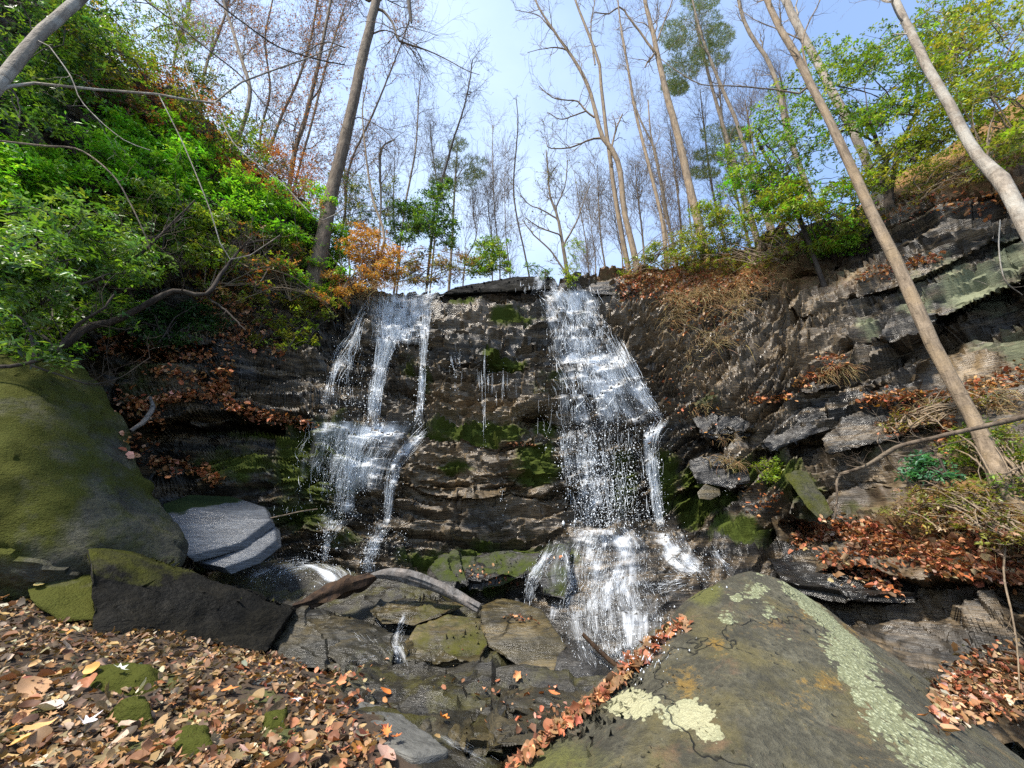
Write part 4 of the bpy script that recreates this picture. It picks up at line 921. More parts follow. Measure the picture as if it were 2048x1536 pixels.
spout = waterfall('small white spout between two rocks of the stream bed', [
 dict(rows=[(815,1225,8),(800,1255,7),(792,1285,9),(800,1310,12),(806,1332,16)], n=80, per=4, K=28, veil=.52, drops=160, w=.0022, dr=.0016, Y=4.3)], 'water spout')
drip = waterfall('row of thin drips hanging from the mossy ledge between the two falls', [
 dict(rows=[(985,742,44),(985,775,44),(985,800,44)], n=34, per=2, K=16, seg=9, wig=.5, w=.003, drops=60, clump=.7, Y=7.5),
 dict(rows=[(968,700,3),(968,800,3),(966,900,3)], n=5, per=5, drops=40), dict(rows=[(1002,960,3),(1002,1040,3)], n=5, per=4, drops=30),
 dict(rows=[(1440,960,2),(1441,985,2)], n=4, per=3, K=16, drops=6), dict(rows=[(1090,780,14),(1092,900,14)], n=12, per=3, drops=60),
 dict(rows=[(1045,560,30),(1045,580,30)], n=20, per=2, K=14, seg=7, wig=.5, drops=10)], 'dripping water')
low = waterfall('thin trickle sliding over the lowest stream ledges', [
 dict(rows=[(870,1465,14),(910,1490,18),(960,1520,20),(990,1545,20)], n=24, per=1, K=24, veil=.36, drops=14, w=.0012, dr=.001, Y=2.6),
 dict(rows=[(735,1250,30),(770,1300,24),(700,1320,10)], n=20, per=2, K=24, w=.001, drops=6)], 'trickle')
# dark pool below the broken fall and at the foot of the broad fall
def pool(name, poly, z, foam, label):
    pts = []
    for (x, y) in poly:
        d = rays(x, y); pts.append(EYE + d * ((z - EYE[2]) / d[2]))
    P = np.array(pts); c = P.mean(0)
    ring = [c + (P - c) * k for k in np.linspace(0.0, 1.0, 26)[1:]]
    fine = [spline(np.concatenate([r, r[:1]]), 90)[:-1] for r in ring]
    V = np.concatenate([c[None]] + fine); n = 89
    V[:, 2] += 0.012 * fbm(V * 5, 3, 7)
    F3 = np.array([[0, 1 + i, 1 + (i + 1) % n] for i in range(n)])
    F4 = np.array([[1 + k * n + i, 1 + (k + 1) * n + i, 1 + (k + 1) * n + (i + 1) % n, 1 + k * n + (i + 1) % n] for k in range(24) for i in range(n)])
    fx, fy, _ = project(V)
    o = put(name, V, [F3, F4], M['pool'], attrs={'foam': blobs(fx, fy, foam)})
    return tag(o, label, 'water', kind='structure')
# ------------------------------------------------------------------ bark, leaves
def bark_mat(name, a, b, c, streak=6.0, lich=0.3):
    m, nt, out = new_mat(name); n = N(nt); co = n.coord()
    s = n.noise(n.map(co, (9, 9, 1.4)), 2.2, 6, 0.65, 0.3); blot = n.noise(co, 3.2, 5, 0.6); ring = n.noise(n.map(co, (2, 2, 14)), 2.0, 4, 0.7)
    col = n.mix(n.ramp(s, [(0.35, 0), (0.65, 1)]), a, b)
    col = n.mix(n.math('MULTIPLY', n.ramp(blot, [(0.48, 0), (0.62, 1)]), lich), col, c)
    col = n.mix(n.ramp(ring, [(0.30, 0.7), (0.40, 0.0)]), col, tuple(x * 0.4 for x in a))
    nt.links.new(n.bsdf(col, 0.9, 0.25, n.bump(n.math('ADD', s, n.math('MULTIPLY', n.noise(co, 40, 3, 0.6), 0.3)), 0.8, 0.03)), out.inputs['Surface'])
    return m
M['bark_brown'] = bark_mat('brown_bark', (0.041, 0.030, 0.021), (0.150, 0.112, 0.079), (0.195, 0.158, 0.112), lich=.4)
M['bark_pale'] = bark_mat('pale_bark', (0.122, 0.101, 0.079), (0.274, 0.230, 0.180), (0.331, 0.310, 0.266), lich=.7)
M['bark_tan'] = bark_mat('tan_bark', (0.098, 0.073, 0.049), (0.238, 0.182, 0.126), (0.252, 0.182, 0.105), lich=.5)
M['bark_grey'] = bark_mat('grey_bark', (0.070, 0.054, 0.038), (0.185, 0.148, 0.108), (0.225, 0.190, 0.145), lich=.5)
M['bark_dark'] = bark_mat('dark_bark', (0.020, 0.015, 0.012), (0.06, 0.045, 0.035), (0.09, 0.08, 0.06), lich=.3)
M['deadwood'] = bark_mat('bleached_wood', (0.048, 0.044, 0.040), (0.160, 0.152, 0.144), (0.208, 0.176, 0.152), lich=.6)
M['rotwood'] = bark_mat('rotten_wood', (0.013, 0.008, 0.006), (0.052, 0.029, 0.015), (0.070, 0.042, 0.021), lich=.5)
def leaf_mat(name, rough=0.45, spec=0.5, trans=0.35, sat=1.0):
    m, nt, out = new_mat(name); n = N(nt)
    tint = n.attr('tint', 'Color')
    v = n.noise(n.coord(), 30, 3, 0.6)
    col = n.mix(0.35, tint, n.mix(1.0, tint, n.ramp(v, [(0.3, 0.45), (0.7, 1.4)]), 'MULTIPLY'))
    d = n.bsdf(col, rough, spec)
    t = n.node('ShaderNodeBsdfTranslucent'); nt.links.new(n.mix(1.0, col, (1.3, 1.35, 0.7), 'MULTIPLY'), t.inputs['Color'])
    mx = n.node('ShaderNodeMixShader'); mx.inputs[0].default_value = trans
    nt.links.new(d, mx.inputs[1]); nt.links.new(t.outputs[0], mx.inputs[2]); nt.links.new(mx.outputs[0], out.inputs['Surface'])
    return m
M['leaf'] = leaf_mat('evergreen_leaf', 0.42, 0.45, 0.4)
M['dryleaf'] = leaf_mat('dry_leaf', 0.7, 0.3, 0.3)
M['litter'] = leaf_mat('litter_leaf', 0.65, 0.35, 0.12)
M['needle'] = leaf_mat('pine_needle', 0.6, 0.3, 0.3)
M['straw'] = leaf_mat('dry_grass', 0.8, 0.2, 0.2)

def leaf_geo(C, D, U, L, W, fold=0.25, col=None, hexa=False):
    """leaves at C pointing along D with upper side U; rhombic, folded on the midrib. returns V, F, colours"""
    n = len(C)
    D = D / (np.linalg.norm(D, axis=1, keepdims=True) + 1e-9)
    S = np.cross(D, U); S /= np.linalg.norm(S, axis=1, keepdims=True) + 1e-9
    Un = np.cross(S, D)
    L = np.broadcast_to(L, n)[:, None]; W = np.broadcast_to(W, n)[:, None]
    if hexa:
        droop = -0.18 * L * Un
        pts = [C, C + D * L * .3 + S * W * .42 + Un * W * fold, C + D * L * .72 + S * W * .40 + Un * W * fold + droop * .4, C + D * L + droop,
               C + D * L * .72 - S * W * .40 + Un * W * fold + droop * .4, C + D * L * .3 - S * W * .42 + Un * W * fold, C + D * L * .5 + droop * .15]
        V = np.stack(pts, 1).reshape(-1, 3); b = 7 * np.arange(n)[:, None]
        F = np.concatenate([b + np.array([[0, 1, 2, 6]]), b + np.array([[6, 2, 3, 3]])[:, :4], ], 0)
        F4 = np.concatenate([b + np.array([[0, 1, 2, 6]]), b + np.array([[0, 6, 4, 5]])]); F3 = np.concatenate([b + np.array([[6, 2, 3]]), b + np.array([[6, 3, 4]])])
        return V, [F4, F3], np.repeat(col, 7, 0)
    V = np.stack([C, C + D * L * .5 + S * W * .5 + Un * W * fold, C + D * L, C + D * L * .5 - S * W * .5 + Un * W * fold], 1).reshape(-1, 3)
    b = 4 * np.arange(n)[:, None]
    F = np.concatenate([b + np.array([[0, 1, 2]]), b + np.array([[0, 2, 3]])])
    return V, [F], np.repeat(col, 4, 0)
def unit(v): return v / (np.linalg.norm(v, axis=-1, keepdims=True) + 1e-9)
def tints(n, pal, rng, var=0.25):
    pal = np.asarray(pal, float); c = pal[rng.integers(0, len(pal), n)]
    return np.clip(c * (1 + rng.normal(0, var, (n, 1))) * (1 + rng.normal(0, .08, (n, 3))), 0.003, 1)
GREEN = [(.085,.17,.020),(.12,.22,.022),(.06,.13,.02),(.16,.25,.03),(.09,.16,.015)]
BRIGHT = [(.14,.36,.020),(.18,.41,.025),(.11,.30,.02),(.25,.43,.03)]
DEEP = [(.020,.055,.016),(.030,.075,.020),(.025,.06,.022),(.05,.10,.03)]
OLIVE = [(.16,.17,.02),(.20,.21,.025),(.12,.14,.02),(.25,.22,.04)]
YGREEN = [(.20,.28,.025),(.16,.24,.02),(.26,.30,.03),(.12,.18,.02)]
RUSSET = [(.30,.10,.03),(.38,.15,.05),(.24,.08,.03),(.42,.20,.08)]
ORANGE = [(.42,.19,.035),(.48,.24,.06),(.36,.14,.03),(.46,.30,.10)]
BROWNL = [(.17,.085,.04),(.25,.13,.055),(.12,.06,.026),(.29,.17,.085),(.32,.22,.12),(.085,.045,.022)]
REDL = [(.36,.12,.05),(.42,.18,.09),(.27,.08,.04),(.44,.24,.15),(.20,.07,.035)]

# ------------------------------------------------------------------ branching
def grow(starts, dirs, lens, rads, K, rng, wander=0.25, up=0.1, taper=0.35):
    """batch of crooked shoots"""
    n = len(starts); P = np.zeros((n, K, 3)); P[:, 0] = starts; d = unit(dirs)
    st = (lens / (K - 1))[:, None]
    for k in range(1, K):
        d = unit(d + rng.normal(0, wander, (n, 3)) + np.array([0, 0, up]))
        P[:, k] = P[:, k - 1] + d * st
    R = rads[:, None] * np.linspace(1, taper, K)[None]
    return P, R
def sample_on(P, R, m, rng, lo=0.25, hi=1.0):
    """m shoot bases on each path: base, direction of parent, radius"""
    n, K, _ = P.shape
    f = rng.uniform(lo, hi, (n, m)) * (K - 1); i = np.minimum(f.astype(int), K - 2); w = (f - i)[..., None]
    r = np.arange(n)[:, None]
    B = P[r, i] * (1 - w) + P[r, i + 1] * w; D = unit(P[r, i + 1] - P[r, i]); RR = R[r, i] * (1 - w[..., 0]) + R[r, i + 1] * w[..., 0]
    return B.reshape(-1, 3), D.reshape(-1, 3), RR.reshape(-1)
def side(D, rng, ang=0.9, upb=0.2):
    p = unit(np.cross(D, rng.normal(0, 1, D.shape)))
    a = rng.normal(ang, .22, (len(D), 1))
    return unit(D * np.cos(a) + p * np.sin(a) + np.array([0, 0, upb]))
def trunk_path(pts, K=26):
    """surveyed trunk: (column, row, width in px); depth given at base and top"""
    return spline(pts, K)
def px_path(pts, Y0, Y1, K=22, kink=0.0, rng=None):
    p = np.array(pts, float); s = np.linspace(0, 1, len(p))
    P = at(p[:, 0], p[:, 1], Y0 + (Y1 - Y0) * s)
    dist = np.linalg.norm(P - EYE, axis=1) 
    _, _, zc = project(P)
    R = 0.52 * p[:, 2] / 2 / FPX * zc
    q = spline(np.concatenate([P, R[:, None]], 1), K)
    Q = q[:, :3]
    if kink and rng is not None:
        Q = Q + kink * q[:, 3:4] * rng.normal(0, 1, (K, 3)) * np.linspace(0.2, 1, K)[:, None]
    return Q, np.maximum(q[:, 3], 0.002)
def tree(name, label, trunk, Y0, Y1, bark, limbs=(), auto=8, lim_len=1.6, twig=5, sub=3, seed=0, group=None, leafpal=None, leaves=0, leaf_L=0.06, lo=0.35, up=0.12, ang=0.8, sink=0.5, cat='tree', hang=0.0, minr=0.0035, wander=0.15, leafpart='foliage', twig_len=0.8, trunk_part='trunk', mat_twig=None, spread=None):
    rng = np.random.default_rng(1000 + seed)
    P, R = px_path(trunk, Y0, Y1, 30, 0.10, rng)
    if sink:                                                                                 # run the butt into the soil
        h, loc, *_ = SC.ray_cast(DG, Vector(P[0] + (0, 0, 0.6)), Vector((0, 0, -1)), distance=30)
        drop = max(0.05, P[0][2] - loc[2]) if h else sink
        d = unit(P[0] - P[1]) * np.array([1, 1, 0]) + np.array([0, 0, -1.0])
        n_ex = 2 + int(drop / 0.4)
        ex = [P[0] + np.array([0, 0, -1.0]) * (drop + sink) * k / n_ex + unit(P[0] - P[1]) * np.array([1, 1, 0]) * 0.25 * (1 - math.exp(-2.0 * k / n_ex)) for k in range(n_ex, 0, -1)]
        P = np.concatenate([ex, P]); R = np.concatenate([np.full(n_ex, R[0] * 1.08), R])
        hb = P[:, 2] - (P[0, 2] + sink); R = R * (1 + 0.3 * np.exp(-np.maximum(hb, 0) / (R[0] * 2.2)))
    root = empty(name, P[0], label, cat, group)
    V, F = tubes(P[None], R[None], 12)
    ax_ = np.repeat(P, 12, 0); V = ax_ + (V - ax_) * (1 + 0.13 * fbm(V * np.array([5, 5, 1.6]) + seed, 3, seed) + 0.05 * vnoise(V * np.array([22, 22, 3.0]), seed))[:, None]
    put(trunk_part, V, F, bark, root)
    LP, LR = [], []
    for l in limbs:
        q, r = px_path(l['p'], l.get('Y0', Y0), l.get('Y1', l.get('Y0', Y0)), 16, 0.35, rng)
        j = np.argmin(np.linalg.norm(P - q[0], axis=1)); 
        if np.linalg.norm(P[j] - q[0]) < 0.6 and not l.get('free'): q = np.concatenate([P[j][None], q[1:]])
        V, F = tubes(q[None], r[None], 6); put('limb', V, F, bark, root)
        LP.append(q); LR.append(r)
    if auto:
        B, D, RR = sample_on(P[None], R[None], auto, rng, lo, 0.99)
        ll = lim_len * rng.uniform(.45, 1.15, len(B))
        q, r = grow(B, side(D, rng, ang, up), ll, np.maximum(RR * rng.uniform(.25, .5, len(B)), minr * 1.3), 16, rng, wander, up, .25)
        for k in range(len(q)):
            V, F = tubes(q[k:k + 1], r[k:k + 1], 5); put('limb', V, F, bark, root)
        LP += list(q); LR += list(r)
    tw = Bag(); ends = []
    if LP:
        A, AR = np.stack(LP), np.stack(LR)
        TP = np.concatenate([P[None][:, -16:], A]) if len(P) >= 16 else A
        TR = np.concatenate([R[None][:, -16:], AR]) if len(P) >= 16 else AR
        B, D, RR = sample_on(TP, TR, twig, rng, .2, 1.0)
        q, r = grow(B, side(D, rng, .75, up), twig_len * lim_len * rng.uniform(.3, 1.0, len(B)), np.clip(RR * .5, minr, .02), 6, rng, wander * 1.2, up * .6 - hang, .35)
        tw.add(*tubes(q, r, 3)); ends.append(q)
        if sub:
            B, D, RR = sample_on(q, r, sub, rng, .25, 1.0)
            q2, r2 = grow(B, side(D, rng, .7, up * .5), twig_len * .5 * lim_len * rng.uniform(.3, 1.0, len(B)), np.clip(RR * .6, minr * .8, .012), 4, rng, wander, up * .5 - hang, .5)
            tw.add(*tubes(q2, r2, 3)); ends.append(q2)
            B, D, RR = sample_on(q2, r2, 2, rng, .3, 1.0)
            q3, r3 = grow(B, side(D, rng, .7, 0), twig_len * .28 * lim_len * rng.uniform(.3, 1.0, len(B)), np.clip(RR * .7, minr * .65, .008), 3, rng, wander, -hang, .6)
            tw.add(*tubes(q3, r3, 3)); ends.append(q3)
        t = tw.put('twigs', mat_twig or bark, root); t['kind'] = 'stuff'
    if leaves and ends:
        q = ends[-1] if len(ends) < 2 else np.concatenate([ends[-1][:, -3:], ends[-2][:, -3:]])
        B, D, RR = sample_on(q, np.ones(q.shape[:2]), max(1, leaves // len(q) + 1), rng, .1, 1.0)
        k = rng.permutation(len(B))[:leaves]; B, D = B[k], D[k]
        C = B + rng.normal(0, .02, B.shape)
        Dn = unit(D + rng.normal(0, .8, B.shape) + np.array([0, 0, -.3])); U = unit(rng.normal(0, .6, B.shape) + np.array([0, 0, 1]))
        b = Bag(); V, F, c = leaf_geo(C, Dn, U, leaf_L * rng.uniform(.6, 1.3, len(C)), leaf_L * .5, .2, tints(len(C), leafpal, rng))
        b.add(V, F[0], c); o = b.put(leafpart, M['dryleaf'] if leafpal in (RUSSET, ORANGE, BROWNL) else M['leaf'], root); o['kind'] = 'stuff'
    return root

# hero trees, each traced on the photograph and set at its own distance
tree('leaning_tree', 'stout brown trunk leaning over the rim beside the orange bush', [(640,505,58),(650,455,50),(662,390,46),(692,270,41),(716,160,36),(738,60,32),(752,0,30),(775,-110,26),(800,-240,20)], 8.3, 9.2, M['bark_brown'],
     limbs=[dict(p=[(758,12,12),(785,45,9),(797,80,9),(830,92,7),(880,112,4),(935,142,3),(960,150,2)], Y0=9.0), dict(p=[(735,75,8),(760,62,6),(785,65,4),(850,100,2.5)], Y0=8.9), dict(p=[(742,5,10),(720,-10,9),(690,-40,7)], Y0=9.0), dict(p=[(690,250,6),(720,235,4),(770,262,3),(800,300,2)], Y0=8.8),
            dict(p=[(690,95,5),(650,85,4),(600,110,3)], Y0=8.8, free=True)], auto=8, lim_len=2.6, twig=14, sub=5, seed=1, lo=.55, hang=.06, minr=.0035, leafpal=BROWNL, leaves=120, leaf_L=.05)
tree('pale_tree', 'pale smooth trunk curving in from the edge high over the bright rhododendrons', [(-160,420,44),(-60,240,40),(0,168,38),(60,90,36),(110,40,34),(165,-8,32),(230,-80,28),(330,-220,22)], 1.9, 2.4, M['bark_pale'],
     limbs=[dict(p=[(-30,190,12),(20,172,11),(60,166,10),(180,178,9),(330,190,8),(430,206,7),(475,168,6),(600,122,5),(680,90,3)], Y0=2.0, Y1=2.6),
            dict(p=[(430,205,5),(470,290,4.5),(560,362,4),(628,433,4),(655,437,4),(690,415,3)], Y0=2.35, Y1=2.6, free=True), dict(p=[(318,190,4),(372,300,4),(420,420,4),(447,500,4),(480,520,4),(560,470,3)], Y0=2.25, Y1=2.6, free=True),
            dict(p=[(395,200,4),(365,110,3),(335,0,3),(320,-80,2)], Y0=2.3, Y1=2.3, free=True), dict(p=[(88,78,4),(140,150,4),(165,205,3.5),(240,275,3),(300,300,2)], Y0=2.1, Y1=2.3)], auto=0, twig=5, sub=2, lim_len=.7, seed=2, minr=.0016, twig_len=.5, hang=.05)
tree('bare_sapling', 'thin bare sapling arching down across the bright rhododendrons', [(-60,275,7),(0,282,7),(90,292,7),(160,300,6),(225,350,5),(262,410,4.5),(292,475,4),(300,500,3)], 2.4, 3.0, M['bark_tan'], auto=4, lim_len=.5, twig=3, sub=1, seed=3, minr=.0016, sink=0, cat='sapling')
tree('bare_sapling', 'long straight bare stem slanting down from the top edge over the rhododendrons', [(225,-60,6),(290,0,6),(350,45,5.5),(430,110,5),(480,150,5),(540,220,4),(600,260,3)], 2.8, 3.4, M['bark_dark'], auto=6, lim_len=.7, twig=4, sub=2, seed=4, minr=.0018, sink=0, cat='sapling')
tree('bare_sapling', 'long thin bare stem reaching from the top edge to the leaning trunk', [(380,-60,6),(430,0,6),(500,55,5.5),(560,95,5),(640,120,4.5),(690,130,4)], 3.2, 4.2, M['bark_dark'], auto=7, lim_len=.9, twig=4, sub=2, seed=5, minr=.002, sink=0, cat='sapling')
LG = 'russet leaved trees on the rim behind the leaning trunk'
for i, (tr, lab, bk) in enumerate([
  ([(575,400,16),(590,300,16),(610,240,15),(632,150,13),(650,60,11),(662,0,9),(680,-120,6)], 'russet leaved tree standing closest to the leaning trunk', 'bark_brown'),
  ([(470,300,14),(500,190,14),(480,110,12),(462,50,10),(448,0,9),(440,-120,6)], 'grey forked tree behind the dangling thin twigs', 'bark_grey'),
  ([(530,330,10),(560,240,10),(600,150,8),(625,60,7),(640,-40,5)], 'slim russet leaved tree with crossing twigs', 'bark_brown'),
  ([(400,240,10),(410,140,9),(440,60,8),(465,-20,6)], 'slim grey tree at the upper edge of the evergreen slope', 'bark_grey'),
  ([(690,430,9),(700,330,8),(745,230,7),(790,120,5),(820,40,3)], 'slim tree spreading a fan of fine twigs just past the leaning trunk', 'bark_brown'),
  ([(345,200,9),(350,110,8),(375,30,7),(385,-40,5)], 'thin stem rising through the airy evergreen of the crest', 'bark_grey'),
  ([(545,380,9),(520,280,8),(540,180,7),(530,80,6),(545,0,5)], 'crooked tree with copper leaves among the crossing twigs', 'bark_brown'),
  ([(600,330,8),(625,240,8),(655,120,7),(690,10,5)], 'thin straight tree crossing close behind the leaning trunk', 'bark_grey')]):
    tree('russet_tree', lab, tr, 9.6 + i * .5, 10.2 + i * .5, M[bk], auto=13, lim_len=2.5, twig=10, sub=4, seed=10 + i, group=LG, leafpal=RUSSET, leaves=2200 - 150 * i, leaf_L=.085, lo=.15, minr=.006, ang=.6, up=.2)
tree('dark_sapling', 'crooked dark sapling bending up from the rim beside the broken fall', [(683,606,12),(715,572,11),(742,535,10),(768,490,10),(764,450,9),(745,395,8),(732,310,7),(725,220,5),(735,165,3)], 8.6, 8.8, M['bark_tan'], auto=8, lim_len=.9, twig=5, sub=3, seed=20, minr=.0045, leafpal=BROWNL, leaves=120, cat='sapling', lo=.4)
tree('dark_sapling', 'thin sapling with a hooked broken top above the orange bush', [(750,560,6),(758,480,7),(762,400,7),(760,350,9),(761,305,9),(770,288,6),(790,280,5)], 9.4, 9.6, M['bark_grey'], auto=5, lim_len=1.0, twig=5, sub=3, seed=21, minr=.005, cat='sapling', lo=.5)
tree('slim_tree', 'slim dark tree leaning with a clump of dead leaves at its tip', [(868,430,9),(880,375,8),(893,330,8),(908,275,7),(925,225,6),(938,170,5),(945,120,4)], 11.0, 11.6, M['bark_dark'], auto=10, lim_len=1.9, twig=6, sub=3, seed=22, minr=.006, ang=.7, up=.12, leafpal=BROWNL, leaves=160, lo=.3)
tree('slim_tree', 'pale slim bare tree behind the evergreen bushes of the rim', [(812,400,7),(822,350,7),(832,290,6),(838,190,4),(842,150,3)], 12.0, 12.4, M['bark_grey'], auto=9, lim_len=1.6, twig=6, sub=3, seed=23, minr=.006, up=.25)
tree('dark_sapling', 'slender dark sapling rising from the black lip slab', [(1058,550,6),(1048,500,6),(1033,430,6),(1027,370,6),(1033,290,5),(1036,240,4),(1032,195,3)], 9.6, 9.9, M['bark_dark'], auto=9, lim_len=1.0, twig=4, sub=2, seed=24, minr=.0045, cat='sapling', lo=.3, wander=.15)
tree('round_tree', 'small round crowned tree standing just behind the head of the broad fall', [(1142,585,16),(1132,530,14),(1124,480,12),(1114,430,10),(1100,390,8),(1096,340,6),(1092,300,4)], 11.5, 11.7, M['bark_grey'],
     limbs=[dict(p=[(1126,490,8),(1150,450,6),(1165,410,5),(1180,370,4)], Y0=11.5), dict(p=[(1118,440,7),(1085,420,5),(1060,410,4),(1040,390,3)], Y0=11.6), dict(p=[(1110,420,6),(1130,370,5),(1135,320,4)], Y0=11.6), dict(p=[(1122,470,6),(1080,455,5),(1050,435,3)], Y0=11.4), dict(p=[(1138,555,8),(1100,500,6),(1068,470,5),(1045,440,3)], Y0=11.3)],
     auto=5, lim_len=1.3, twig=9, sub=4, seed=25, minr=.006, leafpal=OLIVE, leaves=160, leaf_L=.09, lo=.5)
tree('forked_tree', 'tall tree with long crooked limbs reaching over the broad fall', [(1280,560,24),(1262,480,22),(1248,420,21),(1240,340,19),(1226,302,19),(1205,275,17),(1190,220,15),(1176,172,13),(1150,122,11),(1110,65,9),(1075,10,7),(1050,-60,5)], 10.5, 11.0, M['bark_tan'],
     limbs=[dict(p=[(1258,545,20),(1238,440,18),(1218,300,15),(1208,220,13),(1196,120,11),(1165,40,9),(1145,-20,7),(1130,-100,5)], Y0=10.8, free=True), dict(p=[(1205,275,9),(1180,280,7),(1150,292,6),(1125,297,5),(1097,295,4),(1092,280,2)], Y0=10.9), dict(p=[(1196,240,8),(1172,222,7),(1155,202,6),(1130,200,5),(1105,195,4),(1078,172,3)], Y0=10.9), dict(p=[(1172,222,6),(1145,232,5),(1120,238,4),(1095,225,3)], Y0=10.9, free=True),
            dict(p=[(1152,125,7),(1135,102,6),(1112,95,5),(1085,98,3),(1055,105,2)], Y0=11), dict(p=[(1120,75,6),(1095,50,5),(1075,30,3),(1030,20,2)], Y0=11), dict(p=[(1222,300,9),(1232,260,7),(1245,228,5)], Y0=10.7), dict(p=[(1190,130,6),(1182,60,5),(1190,0,3)], Y0=10.9)],
     auto=5, lim_len=1.7, twig=9, sub=4, seed=26, minr=.006, lo=.5, hang=.02)
tree('slender_tree', 'slender leaning tree rooted in the leafy bank above the broad fall', [(1333,545,17),(1330,490,15),(1322,430,13),(1300,340,12),(1282,270,11),(1268,210,10),(1252,110,8),(1240,40,6),(1232,-40,4)], 9.6, 10.2, M['bark_tan'], auto=7, lim_len=1.7, twig=7, sub=3, seed=27, minr=.005, lo=.4)
tree('slender_tree', 'pale thin stem close beside the slender leaning tree', [(1352,535,9),(1345,480,9),(1330,420,8),(1318,350,7),(1302,270,6),(1296,200,4)], 10.2, 10.6, M['bark_tan'], auto=6, lim_len=1.2, twig=5, sub=3, seed=28, minr=.005)
tree('tall_tree', 'tall straight pale trunk above the leafy bank', [(1412,520,32),(1395,440,30),(1380,380,28),(1358,280,25),(1336,200,22),(1320,130,19),(1302,50,16),(1290,0,14),(1275,-100,10)], 10.0, 10.8, M['bark_tan'],
     limbs=[dict(p=[(1316,115,10),(1300,92,9),(1280,65,8),(1258,35,7),(1240,15,6),(1215,28,5),(1188,25,3)], Y0=10.5), dict(p=[(1310,105,7),(1295,125,6),(1290,135,4)], Y0=10.4), dict(p=[(1312,90,7),(1330,40,6),(1345,0,5),(1365,-60,4)], Y0=10.6)],
     auto=4, lim_len=2.2, twig=7, sub=3, seed=29, minr=.005, lo=.6)
tree('pine_stem_tree', 'bare leaning stem behind the dark pine', [(1500,330,14),(1475,250,13),(1450,190,12),(1425,130,10),(1400,60,8),(1385,0,6)], 12.0, 12.5, M['bark_grey'], auto=6, lim_len=1.7, twig=6, sub=3, seed=30, minr=.007, lo=.3)
tree('slim_tree', 'bare leaning tree high behind the green canopy of the east slope', [(1570,250,16),(1556,175,15),(1535,120,14),(1508,80,13),(1488,40,12),(1475,-10,10),(1460,-80,7)], 11.0, 11.8, M['bark_grey'], auto=8, lim_len=1.9, twig=7, sub=3, seed=31, minr=.006, lo=.4)
tree('stout_tree', 'pale grey trunk standing behind the long tan leaning trunk', [(1760,400,30),(1740,340,29),(1700,250,28),(1665,185,27),(1635,125,26),(1600,60,25),(1566,-10,24),(1530,-90,20)], 7.4, 8.4, M['bark_pale'], auto=4, lim_len=2.0, twig=6, sub=3, seed=32, minr=.004, lo=.6)
tree('long_leaning_tree', 'long tan trunk leaning right across the east wall', [(2008,985,66),(1992,940,56),(1962,865,49),(1905,765,45),(1852,660,42),(1800,540,39),(1750,440,34),(1692,312,29),(1640,205,25),(1592,112,22),(1550,35,20),(1525,-20,18),(1490,-120,13)], 3.75, 4.9, M['bark_tan'],
     limbs=[dict(p=[(1625,192,9),(1585,185,7),(1540,178,6),(1470,172,5),(1400,168,4),(1340,132,3),(1315,112,2)], Y0=4.65, Y1=5.0), dict(p=[(1640,205,9),(1612,130,8),(1605,80,6),(1620,40,5),(1640,0,4),(1655,-60,3)], Y0=4.6, Y1=4.7), dict(p=[(1602,80,5),(1560,60,4),(1510,40,3),(1470,10,2)], Y0=4.6, Y1=4.9, free=True)],
     auto=3, lim_len=.9, twig=7, sub=3, seed=33, minr=.002, lo=.7, twig_len=.7)
tree('pale_leaning_tree', 'pale banded trunk with a crooked knee at the edge of the frame', [(2110,560,50),(2060,470,46),(2025,400,44),(2005,362,46),(1985,345,44),(1945,295,34),(1895,205,31),(1850,125,27),(1812,45,23),(1788,-8,20),(1750,-90,16)], 3.1, 4.0, M['bark_pale'], auto=3, lim_len=.9, twig=6, sub=3, seed=34, minr=.002, lo=.75)
# more bare trees further back along the rim
BG = 'bare trees further back on the rim'
bgt = [(1000,520,985,250,5,15),(1215,560,1195,330,7,13),(1290,540,1270,330,8,12.5),(1245,560,1228,420,6,14),(1190,570,1180,420,5,15),(985,540,975,380,5,14),(930,520,945,390,5,14),(1365,500,1340,260,9,13),(1385,480,1372,300,6,14),(1345,520,1322,360,6,12),(1440,450,1400,180,9,14),(1480,420,1432,120,9,15),(700,540,690,260,7,12),(870,470,860,250,6,13),(800,520,790,300,6,13),(1530,400,1490,200,9,13),(1600,330,1560,150,10,13),(1180,560,1148,340,5,16),(1020,545,1010,330,4,16),(1310,300,1240,60,7,16)]
bgl = ['just beyond the slender dark sapling', 'beyond the long limbs of the forked tree', 'close behind the paired trunks of the forked tree', 'showing between the broad fall and the forked tree', 'low behind the short black stone of the lip', 'in front of the light green round bush', 'rising out of the brown tinged bush', 'seen in the gap between the slender and the tall tree', 'almost touching the tall straight trunk', 'just behind the pale thin stem', 'under the dark bushy pine crown', 'beyond the lower pale pine', 'beyond the hemlock bush', 'rising from the dark glossy evergreen bush', 'beyond the hooked broken sapling', 'behind the bright rhododendron that leans out', 'beyond the pale grey trunk', 'faint and small over the head of the broad fall', 'faint and small over the black lip slab', 'very tall behind the slender leaning tree']
for i, (x0, y0, x1, y1, w, Y) in enumerate(bgt):
    rr = np.random.default_rng(400 + i); mx = (x0 + x1) / 2 + rr.normal(0, 7)
    tree('bare_tree', 'thin bare tree ' + bgl[i], [(x0, y0, w), (mx + 3, y0 * .65 + y1 * .35, w * .85), (mx * .5 + x1 * .5, y0 * .3 + y1 * .7, w * .65), (x1, y1, w * .35)], Y, Y + .4, M['bark_tan' if i % 3 == 0 else 'bark_grey'], auto=10, lim_len=2.2, twig=8, sub=4, seed=50 + i, group=BG, minr=.0065, lo=.2, up=.25, ang=.65)
print('trees', time.time() - T0)
